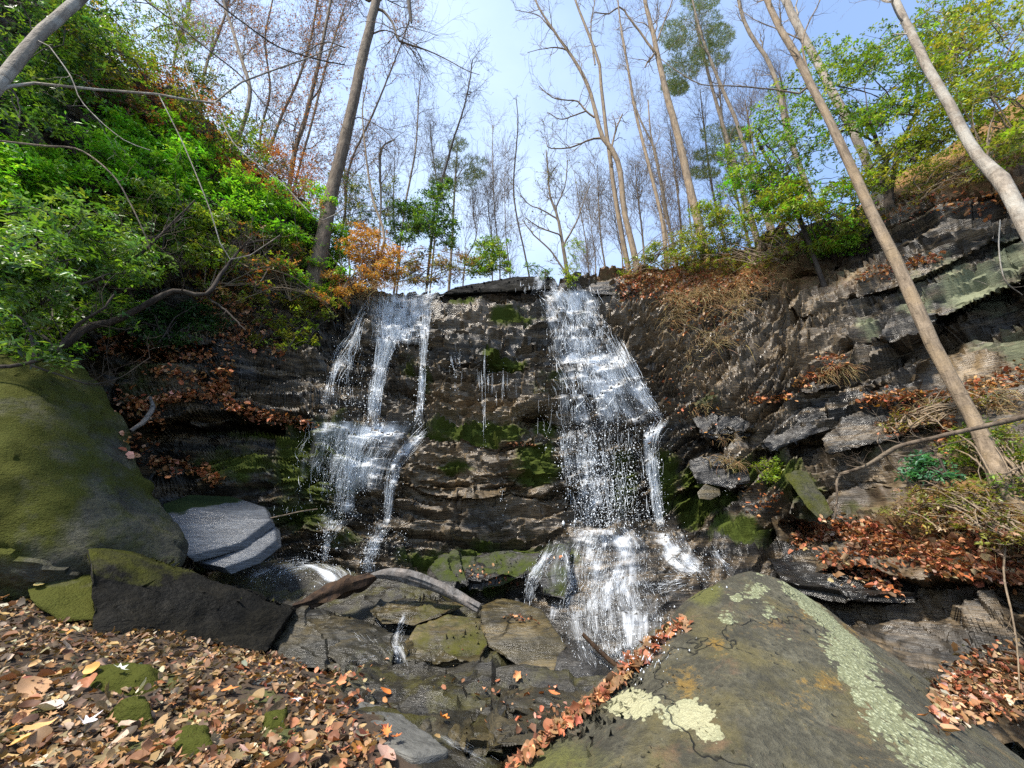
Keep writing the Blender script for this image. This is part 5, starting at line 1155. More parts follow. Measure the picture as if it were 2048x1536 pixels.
# ------------------------------------------------------------------ shrubs and undergrowth
bpy.context.view_layer.update()
DG = bpy.context.evaluated_depsgraph_get()
def solid_cast(px, py, Yfar):
    """depth of the ground or rock in a direction (plants and water are looked through)"""
    D = rays(px, py).reshape(-1, 3); Y = np.broadcast_to(np.asarray(Yfar, float), len(D)).copy(); Z = np.tile([0, -1.0, 0.3], (len(D), 1))
    for i, d in enumerate(D):
        o = EYEV; dv = Vector(d).normalized()
        for hop in range(6):
            h, loc, nn, idx, ob, mt = SC.ray_cast(DG, o, dv, distance=60)
            if not h: break
            if ob.get('solid'): Y[i] = loc[1]; Z[i] = nn[:]; break
            o = loc + dv * 0.002
    return Y, Z
cliff['solid'] = 1; ground['solid'] = 1
for o in rocks.values(): o['solid'] = 1

def leaf_rosettes(C, pal, rng, L, n_per=8, axis=None, droop=0.25, W=0.38, hexa=False, jitter=0.3):
    n = len(C); k = n_per
    ax = unit(np.array([0, 0, 1.0]) + rng.normal(0, .45, (n, 3)) + (axis if axis is not None else 0))
    p = unit(np.cross(ax, rng.normal(0, 1, (n, 3)))); q = np.cross(ax, p)
    th = (np.arange(k)[None] / k * 2 * math.pi + rng.uniform(0, 6.28, (n, 1)) + rng.normal(0, .25, (n, k)))[..., None]
    D = np.cos(th) * p[:, None] + np.sin(th) * q[:, None] + ax[:, None] * rng.normal(0.15 - droop, .3, (n, k, 1))
    CC = np.repeat(C, k, 0) + rng.normal(0, jitter * L, (n * k, 3))
    U = np.repeat(ax, k, 0) + rng.normal(0, .25, (n * k, 3))
    col = np.repeat(tints(n, pal, rng, .18), k, 0) * (1 + rng.normal(0, .18, (n * k, 1)))
    Ls = L * rng.uniform(.55, 1.2, n * k)
    return leaf_geo(CC, D.reshape(-1, 3), U, Ls, Ls * W, .18, np.clip(col, .004, 1), hexa)
def shrub(name, label, ell, pal, n, L=0.085, thick=0.5, seed=0, group=None, cat='shrub', stems=10, stem_mat='bark_dark', per=8, mat='leaf', base=None, W=.38, clump=14, droop=.25, hexa=False, twigs=0, gap=0.0, single=0, proud=0.05, fix=False):
    """foliage that grows in sprays over the slope. ell: (column, row, half width, half height, distance where nothing stands behind)"""
    rng = np.random.default_rng(3000 + seed)
    ell = np.array([e if len(e) == 5 else (*e, 9.0) for e in ell], float)
    area = ell[:, 2] * ell[:, 3]; pick = rng.choice(len(ell), max(clump, 3) * 4, p=area / area.sum())
    # clump centres, then sprays round them
    r = np.sqrt(rng.uniform(0, 1, len(pick))); a = rng.uniform(0, 6.283, len(pick)); e = ell[pick]
    cx = e[:, 0] + e[:, 2] * r * np.cos(a); cy = e[:, 1] + e[:, 3] * r * np.sin(a)
    Yc_ = e[:, 4] + rng.normal(0, .25, len(cx)) if fix else solid_cast(cx, cy, e[:, 4])[0]
    depth = rng.uniform(proud, thick, len(cx))
    cen = at(cx, cy, Yc_ - depth)
    nr = max(1, n // per)
    k = rng.integers(0, len(cen), nr)
    sc = np.linalg.norm(cen[k] - EYE, axis=1) / FPX * np.sqrt(e[k, 2] * e[k, 3]) * 0.42 + 0.05
    d = unit(rng.normal(0, 1, (nr, 3))) * rng.uniform(.15, 1, (nr, 1)) ** .5
    d[:, 2] = np.abs(d[:, 2]) * .75 - .1
    C = cen[k] + d * sc[:, None] * np.array([1, .8, .8])
    b0 = base if base is not None else cen[np.argmin(cen[:, 2])]
    root = empty(name, b0, label, cat, group)
    b = Bag(); V, Fs, col = leaf_rosettes(C, pal, rng, L, per, None, droop, W, hexa)
    b.V.append(V); b.C.append(col); b.n += len(V)
    for f in Fs: b.F.setdefault(f.shape[1], []).append(f)
    o = b.put('foliage', M[mat], root); o['kind'] = 'stuff'
    if stems:
        tw = Bag()
        ks = rng.permutation(len(cen))[:stems * 3]
        low = cen[np.argsort(cen[:, 2])[:max(3, len(cen) // 6)]]
        for j in ks:
            s0 = low[rng.integers(len(low))] if rng.uniform() < .6 else cen[rng.integers(len(cen))]
            s1 = cen[j]; dd = np.linalg.norm(s1 - s0)
            if dd < .1 or dd > 2.2: continue
            t = np.linspace(0, 1, 9)[:, None]
            q = s0 * (1 - t) + s1 * t + np.array([0, 0, .25 * dd]) * (t * (1 - t)) * 2 + np.cumsum(rng.normal(0, .035 * dd, (9, 3)), 0) * t
            tw.add(*tubes(q[None], (np.linspace(.012, .004, 9) * (0.7 + .8 * rng.uniform()) * min(1.0, np.linalg.norm(s1 - EYE) / 8))[None], 4))
        kk = rng.integers(0, len(cen), max(40, nr // 6)); 
        idx = rng.integers(0, nr, len(kk)); st_ = cen[k[idx]]; en = C[idx]
        t = np.linspace(0, 1, 4)[None, :, None]
        q = st_[:, None] * (1 - t) + en[:, None] * t + np.array([0, 0, -.06]) * t * (1 - t)
        tw.add(*tubes(q, np.broadcast_to(np.linspace(.005, .0022, 4), q.shape[:2]), 3))
        o = tw.put('stems', M[stem_mat], root); o['kind'] = 'stuff'
    if single:                                              # the largest leaves, one by one
        pxl, pyl, zl = project(C); inv = (pxl > 0) & (pxl < 2048) & (pyl > 0)
        order = np.argsort(np.where(inv, zl, 99))[:single]
        V, Fs, col = leaf_rosettes(C[order] - EYE / 1e9 + unit(EYE - C[order]) * .05, pal, rng, L * 1.15, 1, None, .3, W, True, 0)
        for i in range(len(order)):
            put('leaf', V[7 * i:7 * i + 7], [np.array([[0, 1, 2, 6], [0, 6, 4, 5]]), np.array([[6, 2, 3], [6, 3, 4]])], M['leaf'], root, attrs={'tint': col[7 * i:7 * i + 7]})
    return root
R_ = 'rhododendron'
CS = 'bushes breaking the crest line of the shady slope'
shrub('crest_bush', 'olive bush on the crest over the long horizontal branch', [(170,70,60,60,5.2),(220,100,50,50,5.8),(250,130,50,40,6.2)], OLIVE + GREEN, 3600, .085, .5, 101, CS, fix=True, stems=14, stem_mat='bark_brown')
shrub('crest_bush', 'copper bush on the crest beyond the dangling thin twigs', [(300,165,60,40,6.6),(360,205,55,40,7.0),(420,245,50,40,7.3)], RUSSET + OLIVE[:1], 3400, .075, .5, 102, CS, fix=True, mat='dryleaf', stems=18, stem_mat='bark_brown', per=5)
shrub('crest_bush', 'green bush on the crest between the two copper bushes', [(450,275,44,34,7.6),(480,310,50,36,7.8)], GREEN + YGREEN, 2200, .09, .5, 103, CS, fix=True, stems=8)
shrub('crest_bush', 'deep rust bush just uphill of the leaning trunk', [(530,330,50,40,8.2),(575,370,44,34,8.4),(610,410,34,26,8.5)], RUSSET, 3000, .07, .5, 104, CS, fix=True, mat='dryleaf', stems=18, stem_mat='bark_brown', per=5)
WS = 'evergreen shrubs clothing the shady slope over the mossy boulder'
shrub(R_, 'vivid bright green rhododendron on the crest of the shady slope', [(230,270,70,40),(310,300,120,60),(380,330,90,50),(300,370,100,50)], BRIGHT, 14202, .095, .6, 1, WS, stems=10)
shrub(R_, 'vivid green rhododendron hanging at the edge of the frame above the pale bare sapling', [(40,390,90,60),(110,350,60,40),(20,330,60,40)], BRIGHT, 7865, .09, .5, 2, WS, stems=6)
shrub(R_, 'bright green rhododendron spreading down towards the leaning trunk', [(450,400,110,55),(540,440,80,50),(610,415,50,45),(500,380,60,30)], BRIGHT, 10051, .095, .6, 3, WS, stems=9)
shrub(R_, 'light green rhododendron growing round the foot of the leaning trunk', [(620,470,60,50),(650,540,45,45),(600,560,60,40),(660,480,40,40)], BRIGHT + GREEN, 6991, .095, .5, 4, WS, stems=6)
shrub(R_, 'near rhododendron with broad pale shining leaves at the edge of the frame', [(60,500,110,90,3.6),(160,470,110,60,3.8),(40,600,80,60,3.5),(230,520,80,60,4.0)], GREEN + [(.10,.19,.05),(.13,.22,.08)], 7865, .085, 1.9, 5, WS, stems=10, hexa=True, single=60, proud=1.2, clump=20)
shrub(R_, 'yellow green shrub in the middle of the shady slope', [(320,450,110,60),(400,480,100,60),(280,520,80,50),(450,450,60,50)], YGREEN + GREEN, 10051, .085, .9, 6, WS, stems=14, hexa=True, single=30)
shrub(R_, 'thin olive shrub full of bare brown twigs below the leaning trunk', [(490,520,110,55),(570,510,80,50),(430,570,90,40),(620,600,50,40),(660,590,40,24)], OLIVE + RUSSET + YGREEN, 8500, .07, .6, 7, WS, stems=40, stem_mat='bark_tan')
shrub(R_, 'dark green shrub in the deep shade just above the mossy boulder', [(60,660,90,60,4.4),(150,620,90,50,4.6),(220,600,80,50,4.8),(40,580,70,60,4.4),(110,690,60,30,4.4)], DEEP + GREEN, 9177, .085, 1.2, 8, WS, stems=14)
shrub(R_, 'drooping green sprays over the grey rock beside the broken fall', [(600,650,40,40),(560,620,60,40),(540,680,50,24),(630,620,30,30)], YGREEN + OLIVE, 2840, .085, .35, 9, WS, stems=8)
shrub(R_, 'low dark evergreen under the crooked black limb', [(330,660,80,30),(290,630,60,30),(390,640,70,26)], DEEP, 4151, .085, .4, 10, WS, stems=6)
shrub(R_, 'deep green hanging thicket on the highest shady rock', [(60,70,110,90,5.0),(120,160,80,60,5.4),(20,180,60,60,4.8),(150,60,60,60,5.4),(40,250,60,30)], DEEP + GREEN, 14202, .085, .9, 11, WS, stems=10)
shrub('evergreen_tree', 'airy olive green evergreen with sky showing through on the crest', [(280,50,90,60,7.2),(210,110,70,60,6.6),(330,130,60,60,7.6),(260,170,60,40,7.0),(350,40,60,50,7.8)], OLIVE + GREEN, 7428, .085, .8, 12, WS, cat='tree', stems=20, stem_mat='bark_brown')
shrub('evergreen_tree', 'loose dark green evergreen behind the russet leaves of the crest', [(400,200,70,50,8.2),(470,260,60,50,8.6),(370,160,50,40,8.0),(520,320,50,40,9)], DEEP + OLIVE, 5681, .08, .7, 13, WS, cat='tree', stems=16, stem_mat='bark_brown')
shrub('beech_bush', 'beech sapling with copper brown leaves under the long horizontal branch', [(200,180,60,20),(260,195,60,22),(310,230,70,22),(370,250,60,24)], RUSSET, 3230, .065, .5, 14, None, mat='dryleaf', stems=14, stem_mat='bark_brown', per=5)
shrub('beech_bush', 'copper leaved bush on the crest beside the leaning trunk', [(450,300,50,40),(500,340,60,45),(560,340,60,50,9.2),(600,370,50,45,9.2),(540,290,50,40,9)], RUSSET, 5700, .065, .6, 15, None, mat='dryleaf', stems=20, stem_mat='bark_brown', per=5)
shrub('orange_bush', 'rounded orange leaved bush at the foot of the dark sapling', [(735,515,52,46,8.9),(715,480,34,28,8.9),(760,550,44,24,8.9),(700,560,44,28,8.7)], ORANGE, 8500, .085, .5, 16, None, fix=True, mat='dryleaf', stems=14, stem_mat='bark_brown', per=5)
RS = 'evergreen bushes on the rim behind the falls'
shrub('rim_shrub', 'dark glossy evergreen bush on the rim between the two saplings', [(840,420,50,40,10.4),(860,470,55,40,10.2),(810,450,40,40,10.4),(880,390,30,30,10.6)], DEEP + GREEN, 9690, .10, .8, 17, RS, stems=10)
shrub('rim_shrub', 'brown tinged bush low on the rim just above the black lip slab', [(860,540,70,34,9.8),(920,530,50,30,9.9),(800,545,50,28,9.6)], BROWNL + OLIVE + [(.30,.16,.06)], 7980, .06, .6, 18, RS, stems=24, stem_mat='bark_brown', mat='dryleaf')
shrub('rim_shrub', 'light green round bush above the middle of the black lip slab', [(985,505,34,32,10.4),(960,530,30,22,10.2),(1010,525,26,22,10.2)], GREEN + YGREEN, 4275, .095, .6, 19, RS, stems=8)
shrub('rim_shrub', 'dark hemlock bush behind the foot of the leaning trunk', [(715,410,50,50,11),(690,370,30,30,11),(750,440,40,30,11),(770,390,30,40,11)], DEEP + OLIVE, 5700, .07, .7, 20, RS, stems=12)
shrub('rim_shrub', 'small leafy sprig at the end of the black lip slab', [(1085,548,26,10,9.4),(1060,535,14,8,9.4)], GREEN, 741, .06, .2, 21, RS, stems=3)
shrub('rim_shrub', 'tuft of yellow green leaves climbing the foot of the round crowned tree', [(1136,540,18,30,11.2),(1150,500,18,20,11.2)], YGREEN, 1197, .07, .3, 22, RS, stems=4)
ES = 'evergreen shrubs along the top of the east wall'
shrub(R_, 'yellow green shrub on the leafy bank beside the tall pale trunk', [(1420,480,60,40,8.9),(1380,500,50,30,9.1),(1480,460,60,44,8.7),(1440,430,50,36,8.9),(1330,510,40,20,9.3)], YGREEN + OLIVE, 9690, .075, .5, 23, ES, stems=12, stem_mat='bark_tan')
shrub(R_, 'bright green rhododendron leaning out behind the long tan trunk', [(1505,300,50,60,7.6),(1560,250,60,50,7.4),(1530,360,70,50,7.4),(1600,330,70,60,7.2),(1500,400,60,50,7.6),(1640,280,50,50,7.2)], YGREEN + BRIGHT[:1] + GREEN, 9000, .085, .8, 24, ES, stems=18)
shrub(R_, 'fresh green rhododendron at the brink of the east wall', [(1620,410,80,40,7.0),(1680,440,60,34,6.8),(1560,430,60,34,7.3),(1700,390,50,30,6.8),(1640,480,50,24)], YGREEN + BRIGHT[:2] + OLIVE, 10000, .08, .6, 25, ES, stems=12)
shrub('rhododendron_tree', 'twisted dark stemmed rhododendron tree with an open green crown', [(1700,130,80,50,6.6),(1620,170,60,50,6.8),(1780,110,70,50,6.4),(1830,180,50,60,6.2),(1740,220,60,40,6.5),(1850,90,60,50,6.2),(1660,240,50,40,6.8)], GREEN + YGREEN, 12000, .085, .8, 26, ES, cat='tree', stems=26)
shrub(R_, 'olive shrub in front of the twisted rhododendron tree', [(1800,330,70,50,6.3),(1870,300,60,50,6.0),(1760,370,40,30,6.4),(1900,250,50,50,5.8)], OLIVE + YGREEN, 10336, .075, .7, 27, ES, stems=18)
shrub(R_, 'dense yellowish thicket at the edge of the frame behind the pale banded trunk', [(1980,130,80,90,5.2),(2030,230,60,90,5.0),(1930,200,60,60,5.5),(2000,300,60,50,5.0),(2050,60,60,80,5.2)], OLIVE + YGREEN, 9000, .085, .9, 28, ES, fix=True, stems=30, stem_mat='bark_tan')
shrub(R_, 'tangled olive brush hanging over the east wall', [(1900,350,70,24,5.8),(1980,330,60,24,5.3),(1830,390,50,16,6.3)], OLIVE + BROWNL, 6460, .05, .4, 29, ES, stems=30, stem_mat='bark_tan')
shrub(R_, 'low olive brush on the brow over the dark wall', [(1500,500,80,34),(1560,480,60,30),(1440,520,60,30),(1380,520,50,20)], OLIVE + YGREEN + BROWNL, 9690, .06, .4, 30, ES, stems=40, stem_mat='bark_tan')
shrub(R_, 'small green fronds hanging over the dark wall under the brink', [(1680,480,50,24),(1640,500,40,16),(1720,500,30,14)], GREEN + BRIGHT, 2261, .07, .25, 31, ES, stems=6)
LW = 'low growth on the slope under the fallen branch'
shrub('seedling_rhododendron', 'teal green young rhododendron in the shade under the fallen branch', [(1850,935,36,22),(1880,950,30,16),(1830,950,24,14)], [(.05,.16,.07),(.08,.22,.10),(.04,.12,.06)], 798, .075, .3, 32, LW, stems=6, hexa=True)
shrub('weeds', 'green weeds behind the foot of the long tan trunk', [(1990,900,70,50),(2030,950,50,50),(1930,880,40,30)], GREEN + OLIVE, 4180, .05, .35, 33, LW, stems=30, stem_mat='bark_tan')
shrub('weeds', 'dry brownish weeds on the leaf covered slope', [(1900,1020,110,40),(2000,1060,80,40),(1830,1000,60,30)], OLIVE + BROWNL + [(.22,.18,.06)], 4940, .045, .3, 34, LW, stems=40, stem_mat='bark_tan')
shrub('weeds', 'thin yellowing weeds under the overhang of the east wall', [(1850,830,60,24),(1800,850,40,16),(1930,800,60,20)], OLIVE + BROWNL, 1710, .045, .25, 35, LW, stems=24, stem_mat='bark_tan')
shrub('mossy_fern', 'bright fern and moss tuft beside the leaning mossy slab', [(1545,945,22,24),(1520,930,14,12)], YGREEN, 950, .05, .15, 36, LW, stems=3)
print('shrubs', time.time() - T0)
shrub(R_, 'open yellow green shrub on the hillside above the twisted rhododendron tree', [(1900,130,60,50,6.0),(1880,60,60,50,6.2),(1940,40,60,50,5.8)], OLIVE + YGREEN + GREEN, 5000, .08, .7, 105, ES, fix=True, stems=20, stem_mat='bark_tan')
shrub(R_, 'sparse yellow green brush along the brow between the slender and the tall tree', [(1300,520,40,22,9.5),(1360,490,50,30,9.6),(1260,540,30,14,9.6)], OLIVE + YGREEN, 2200, .075, .4, 106, ES, fix=True, stems=14, stem_mat='bark_tan')
# twisted limbs of the rhododendron trees
tree('rhododendron_limb', 'crooked black limb carrying the dark shrubs over the mossy boulder', [(-20,760,36),(60,725,32),(130,690,29),(175,655,27),(230,642,25),(300,605,23),(350,582,20),(410,590,16),(445,545,12),(490,490,8),(540,480,5)], 4.2, 5.4, M['bark_dark'],
     limbs=[dict(p=[(-30,735,16),(40,730,14),(110,705,12),(150,655,11),(200,620,9),(228,590,6)], Y0=3.6, Y1=3.9, free=True), dict(p=[(60,730,8),(120,750,7),(180,768,6),(240,755,4),(300,715,3)], Y0=3.6, Y1=4.2, free=True), dict(p=[(410,592,10),(450,620,8),(490,660,5)], Y0=5.2), dict(p=[(230,540,12),(290,500,10),(340,450,8),(390,400,5)], Y0=4.4, free=True)],
     auto=6, lim_len=.8, twig=6, sub=3, seed=70, minr=.003, sink=0, cat='limb')
tree('rhododendron_limb', 'black twisted stem on the brink of the east wall', [(1778,412,30),(1776,380,24),(1768,350,18),(1772,320,16),(1755,290,14),(1742,255,12),(1715,240,10),(1690,215,7)], 6.6, 6.8, M['bark_dark'],
     limbs=[dict(p=[(1780,400,20),(1788,340,16),(1800,290,14),(1825,240,12),(1838,190,10),(1832,150,7)], Y0=6.5), dict(p=[(1772,325,9),(1800,300,7),(1815,275,5)], Y0=6.6), dict(p=[(1750,285,9),(1710,262,7),(1680,262,5)], Y0=6.7)], auto=6, lim_len=.7, twig=6, sub=3, seed=71, minr=.0035, cat='limb')
tree('rhododendron_limb', 'dark stem leaning out of the bright rhododendron behind the long tan trunk', [(1580,385,14),(1555,350,12),(1530,310,10),(1510,270,7)], 7.2, 7.4, M['bark_dark'], auto=4, lim_len=.6, twig=5, sub=2, seed=72, minr=.0035, cat='limb')
# pines: needle tufts on whorled limbs
def pine(label, trunk, Y, pads, seed, n=1400, L=.16, cat='tree'):
    rng = np.random.default_rng(seed)
    root = tree('pine_tree', label, trunk, Y, Y + .4, M['bark_grey'], auto=9, lim_len=1.1, twig=4, sub=1, seed=seed, minr=.006, lo=.35)
    b = Bag(); pads = np.array(pads, float); k = rng.integers(0, len(pads), n); e = pads[k]
    a = rng.uniform(0, 6.28, n); r = np.sqrt(rng.uniform(0, 1, n))
    C = at(e[:, 0] + e[:, 2] * r * np.cos(a), e[:, 1] + e[:, 3] * r * np.sin(a), Y + rng.normal(.2, .5, n))
    D = unit(rng.normal(0, 1, (n, 7, 3)) + np.array([0, 0, .5])).reshape(-1, 3); CC = np.repeat(C, 7, 0)
    col = tints(len(CC), [(.08,.12,.03),(.12,.15,.04),(.06,.10,.03),(.15,.15,.05)], rng)
    V, F, c = leaf_geo(CC, D, unit(rng.normal(0, 1, D.shape)), L * rng.uniform(.6, 1.2, len(CC)), .020, .1, col)
    b.add(V, F[0], c); o = b.put('needles', M['needle'], root); o['kind'] = 'stuff'
pine('dark bushy pine crown standing just behind the tall pale trunk', [(1470,330,14),(1440,230,12),(1415,140,10),(1395,60,8),(1385,-10,5)], 13.0, [(1400,40,46,30),(1380,95,50,28),(1360,140,40,24),(1420,110,40,24),(1350,175,28,16),(1440,70,30,24),(1345,70,28,30),(1400,0,40,20)], 80, 4200)
pine('lower pale pine behind the brow of the leafy bank', [(1500,420,10),(1475,360,9),(1455,300,7),(1440,240,5)], 13.5, [(1440,270,40,22),(1420,310,34,16),(1470,320,44,20),(1410,345,30,14),(1480,270,26,18)], 81, 1500)
pine('small pine on the rim behind the light green bush', [(905,470,9),(908,400,8),(912,340,7),(915,285,4)], 13.0, [(915,290,20,16),(895,330,34,16),(940,325,34,16),(950,350,24,12),(880,360,24,12),(915,370,40,14)], 82, 900)
# ------------------------------------------------------------------ driftwood, fallen branch, hanging grass
def log(name, label, pts, Y0, Y1, mat, cat, seed, sides=22, lump=.12, group=None):
    rng = np.random.default_rng(seed)
    P, R = px_path([(a, b, c / .52) for a, b, c in pts], Y0, Y1, 40)
    V, F = tubes(P[None], R[None], sides)
    Vr = V.reshape(40, sides, 3); ax = P[:, None]
    g = 1 + lump * vnoise(np.stack([np.broadcast_to(np.arange(sides)[None] * .45, (40, sides)), np.broadcast_to(np.linspace(0, 5, 40)[:, None], (40, sides)), np.full((40, sides), seed)], -1), seed) * 1.6 - lump * 1.8 * np.abs(vnoise(np.stack([np.broadcast_to(np.arange(sides)[None] * 1.7, (40, sides)), np.broadcast_to(np.linspace(0, 2.2, 40)[:, None], (40, sides)), np.full((40, sides), seed)], -1), seed + 3))
    V = (ax + (Vr - ax) * g[..., None]).reshape(-1, 3)
    n = len(V); V = np.concatenate([V, P[:1], P[-1:]])
    caps = np.array([[n, (i + 1) % sides, i] for i in range(sides)] + [[n + 1, n - sides + i, n - sides + (i + 1) % sides] for i in range(sides)])
    o = put(name, V, [F, caps], mat); o.data.set_sharp_from_angle(angle=math.radians(50))
    return tag(o, label, cat, group)
log('driftwood_log', 'bleached grey log arching over the stream rocks', [(738,1152,8),(765,1148,18),(800,1150,23),(840,1160,24),(885,1178,22),(925,1198,21),(958,1216,18)], 5.15, 5.05, M['deadwood'], 'log', 4)
log('driftwood_log', 'rotten dark brown log lying against the black wedge rock', [(585,1212,8),(620,1203,24),(660,1187,36),(700,1170,38),(735,1158,28),(752,1154,14)], 4.75, 5.2, M['rotwood'], 'log', 5, lump=.2)
log('stick', 'broken black stick slanting into the pool beside the lichen boulder', [(1165,1268,8),(1195,1298,9),(1225,1325,9),(1250,1345,7)], 4.5, 4.3, M['rotwood'], 'stick', 6, 8)
log('stick', 'thin twig reaching from the pale slab towards the broken fall', [(536,1037,3),(570,1030,3),(600,1023,2.5),(635,1018,2)], 5.4, 5.9, M['bark_tan'], 'stick', 7, 6)
log('root', 'bent bare root on the leaf covered ledge beside the mossy boulder', [(262,862,9),(290,840,9),(305,815,8),(300,795,6)], 5.0, 5.3, M['deadwood'], 'root', 8, 8)
tree('fallen_branch', 'long fallen branch lying in the air across the foot of the long tan trunk', [(2090,822,20),(2040,836,19),(1980,850,18),(1900,868,16),(1850,880,15),(1800,892,15),(1765,912,17),(1725,934,12),(1680,948,10)], 3.2, 4.2, M['bark_brown'],
     limbs=[dict(p=[(1682,947,9),(1674,965,8),(1674,1000,7),(1668,1040,6)], Y0=4.2), dict(p=[(1775,908,6),(1830,912,5),(1890,890,4),(1950,875,3)], Y0=3.9, Y1=3.6), dict(p=[(1770,912,6),(1755,880,4),(1765,850,3),(1745,820,2)], Y0=4.0), dict(p=[(1770,915,5),(1800,945,4),(1830,970,3),(1900,960,2)], Y0=4.0)],
     auto=4, lim_len=.3, twig=4, sub=1, seed=90, minr=.0016, sink=0, cat='branch')
tree('vine', 'thin bare vine hanging down the dark lower wall at the edge of the frame', [(2020,1010,3),(2012,1080,5),(2008,1150,6),(2022,1220,6),(2034,1290,5),(2040,1390,4)], 3.5, 3.1, M['bark_tan'], auto=3, lim_len=.25, twig=2, sub=0, seed=91, minr=.0016, sink=0, cat='vine')
tree('vine', 'pale bare shoot dangling beside the pale banded trunk', [(2000,440,4),(1998,500,4),(2010,560,3.5),(2045,590,3)], 4.0, 4.2, M['bark_pale'], auto=4, lim_len=.25, twig=2, sub=0, seed=92, minr=.0016, sink=0, cat='vine')

log('stick', 'dark broken branch end dangling from above at the top edge of the sky', [(813,-160,7),(817,-60,8),(818,0,8),(821,30,7),(823,46,4)], 6.0, 6.1, M['bark_dark'], 'branch', 9, 8)
def tufts(name, label, spots, n, L, seed, pal, cat='grass', wid=.004, out=.5):
    """dry blades that arch out of a ledge and hang"""
    rng = np.random.default_rng(seed); sp = np.array(spots, float); k = rng.integers(0, len(sp), n); e = sp[k]
    cx = e[:, 0] + rng.normal(0, .5, n) * e[:, 2]; cy = e[:, 1] + rng.normal(0, .4, n) * e[:, 3]
    Y, Z = solid_cast(cx, cy, 8.0); C = at(cx, cy, Y - .02); K = 6
    d = unit(np.stack([rng.normal(0, .7, n), -np.abs(rng.normal(out, .3, n)), rng.normal(.5, .5, n)], -1)); l = L * rng.uniform(.35, 1.2, n) * np.minimum(1, np.linalg.norm(C - EYE, axis=1) / 8)
    P = np.zeros((n, K, 3)); P[:, 0] = C
    for i in range(1, K):
        d = unit(d + np.array([0, 0, -.38]) + rng.normal(0, .12, (n, 3))); P[:, i] = P[:, i - 1] + d * (l / (K - 1))[:, None]
    V, F = tubes(P, wid * np.linspace(1, .35, K)[None] * rng.uniform(.5, 1.2, (n, 1)) * (np.linalg.norm(C - EYE, axis=1) / 9.5)[:, None], 3)
    b = Bag(); b.add(V, F, np.repeat(tints(n, pal, rng, .2), K * 3, 0)); o = b.put(name, M['straw'])
    tag(o, label, cat); o['kind'] = 'stuff'
STRAW = [(.34,.25,.12),(.42,.32,.17),(.26,.17,.08),(.36,.24,.10)]
tufts('dry_grass', 'straw coloured dry grass hanging over the grey rock below the leafy bank', [(1360,600,30,16),(1400,590,40,20),(1440,600,40,20),(1480,590,30,20),(1350,640,20,30)], 900, .55, 1, STRAW)
tufts('dry_grass', 'tan roots and grass hanging under the brow of the dark wall', [(1500,570,40,30),(1470,620,40,24),(1540,540,40,24),(1430,680,40,24)], 420, .6, 2, STRAW)
tufts('dry_grass', 'dry grass tuft drooping from the leaf covered ledge of the east wall', [(1670,740,22,12),(1650,755,24,10),(1690,745,14,10)], 240, .32, 3, STRAW)
tufts('dry_grass', 'dry stalks and grass under the orange bush', [(680,580,40,20),(720,590,40,14),(640,600,40,26),(780,575,50,10)], 500, .4, 4, STRAW + [(.35,.16,.06)])
tufts('dry_grass', 'dry grass fringe on the ledges beside the broad fall', [(1450,880,30,14),(1440,920,30,12),(1380,720,20,50),(1400,820,30,20),(1470,930,20,10)], 300, .25, 5, STRAW)
tufts('dry_grass', 'tangled dry stalks on the slope round the foot of the long tan trunk', [(1950,1000,70,60),(2020,1050,40,70),(1880,1040,70,40),(1860,820,50,30),(1980,800,60,40)], 900, .35, 6, STRAW + [(.2,.16,.05)])
tufts('dry_grass', 'dry stalks standing in the undergrowth of the shady slope', [(560,560,60,40),(500,600,60,40),(420,650,60,30),(600,520,40,40)], 420, .4, 7, STRAW)

# ------------------------------------------------------------------ fallen leaves
def outline(kind, m=14):
    th = np.linspace(0, 2 * math.pi, m, endpoint=False)
    if kind == 'oval': r = np.stack([np.cos(th) * .5, .27 * np.sin(th) * (1 - .25 * np.cos(th))], -1)
    elif kind == 'maple':
        rr = .24 + .26 * np.abs(np.cos(2.5 * (th))) ** 1.3; r = np.stack([rr * np.cos(th), rr * np.sin(th) * .95], -1)
    elif kind == 'oak':
        rr = .30 * (1 + .32 * np.cos(7 * th)); r = np.stack([1.55 * rr * np.cos(th) , .85 * rr * np.sin(th)], -1)
    elif kind == 'fork':
        rr = .16 + .34 * np.abs(np.cos(2.5 * th)) ** 3; r = np.stack([rr * np.cos(th), rr * np.sin(th)], -1)
    else: r = np.stack([.48 * np.cos(th), .40 * np.sin(th) * (1 - .15 * np.cos(2 * th))], -1)
    return r
KINDS_ = ['oval', 'maple', 'oak', 'broad', 'fork']
def leaf_shape(kind, rng, curl=None):
    o = outline(kind); m = len(o); c = rng.normal(0, .5) if curl is None else curl
    pts = np.concatenate([[[0, 0]], o * .55, o * (1 + rng.normal(0, .05, (m, 1)))])
    z = c * pts[:, 0] ** 2 + rng.normal(.5, .5) * pts[:, 1] ** 2 + .5 * np.abs(pts[:, 1]) * rng.normal(.25, .25) + .05 * vnoise(np.concatenate([pts * 6, np.full((len(pts), 1), rng.uniform(0, 99))], 1), 3)
    V = np.concatenate([pts, z[:, None]], 1)
    i = np.arange(m); j = (i + 1) % m
    return V, np.stack([np.zeros(m, int), 1 + i, 1 + j], -1), np.stack([1 + i, 1 + m + i, 1 + m + j, 1 + j], -1)
LR_ = np.random.default_rng(77)
SHAPES = [leaf_shape(KINDS_[q % 5 if q % 5 < 4 or q < 10 else 0], LR_) for q in range(15)]
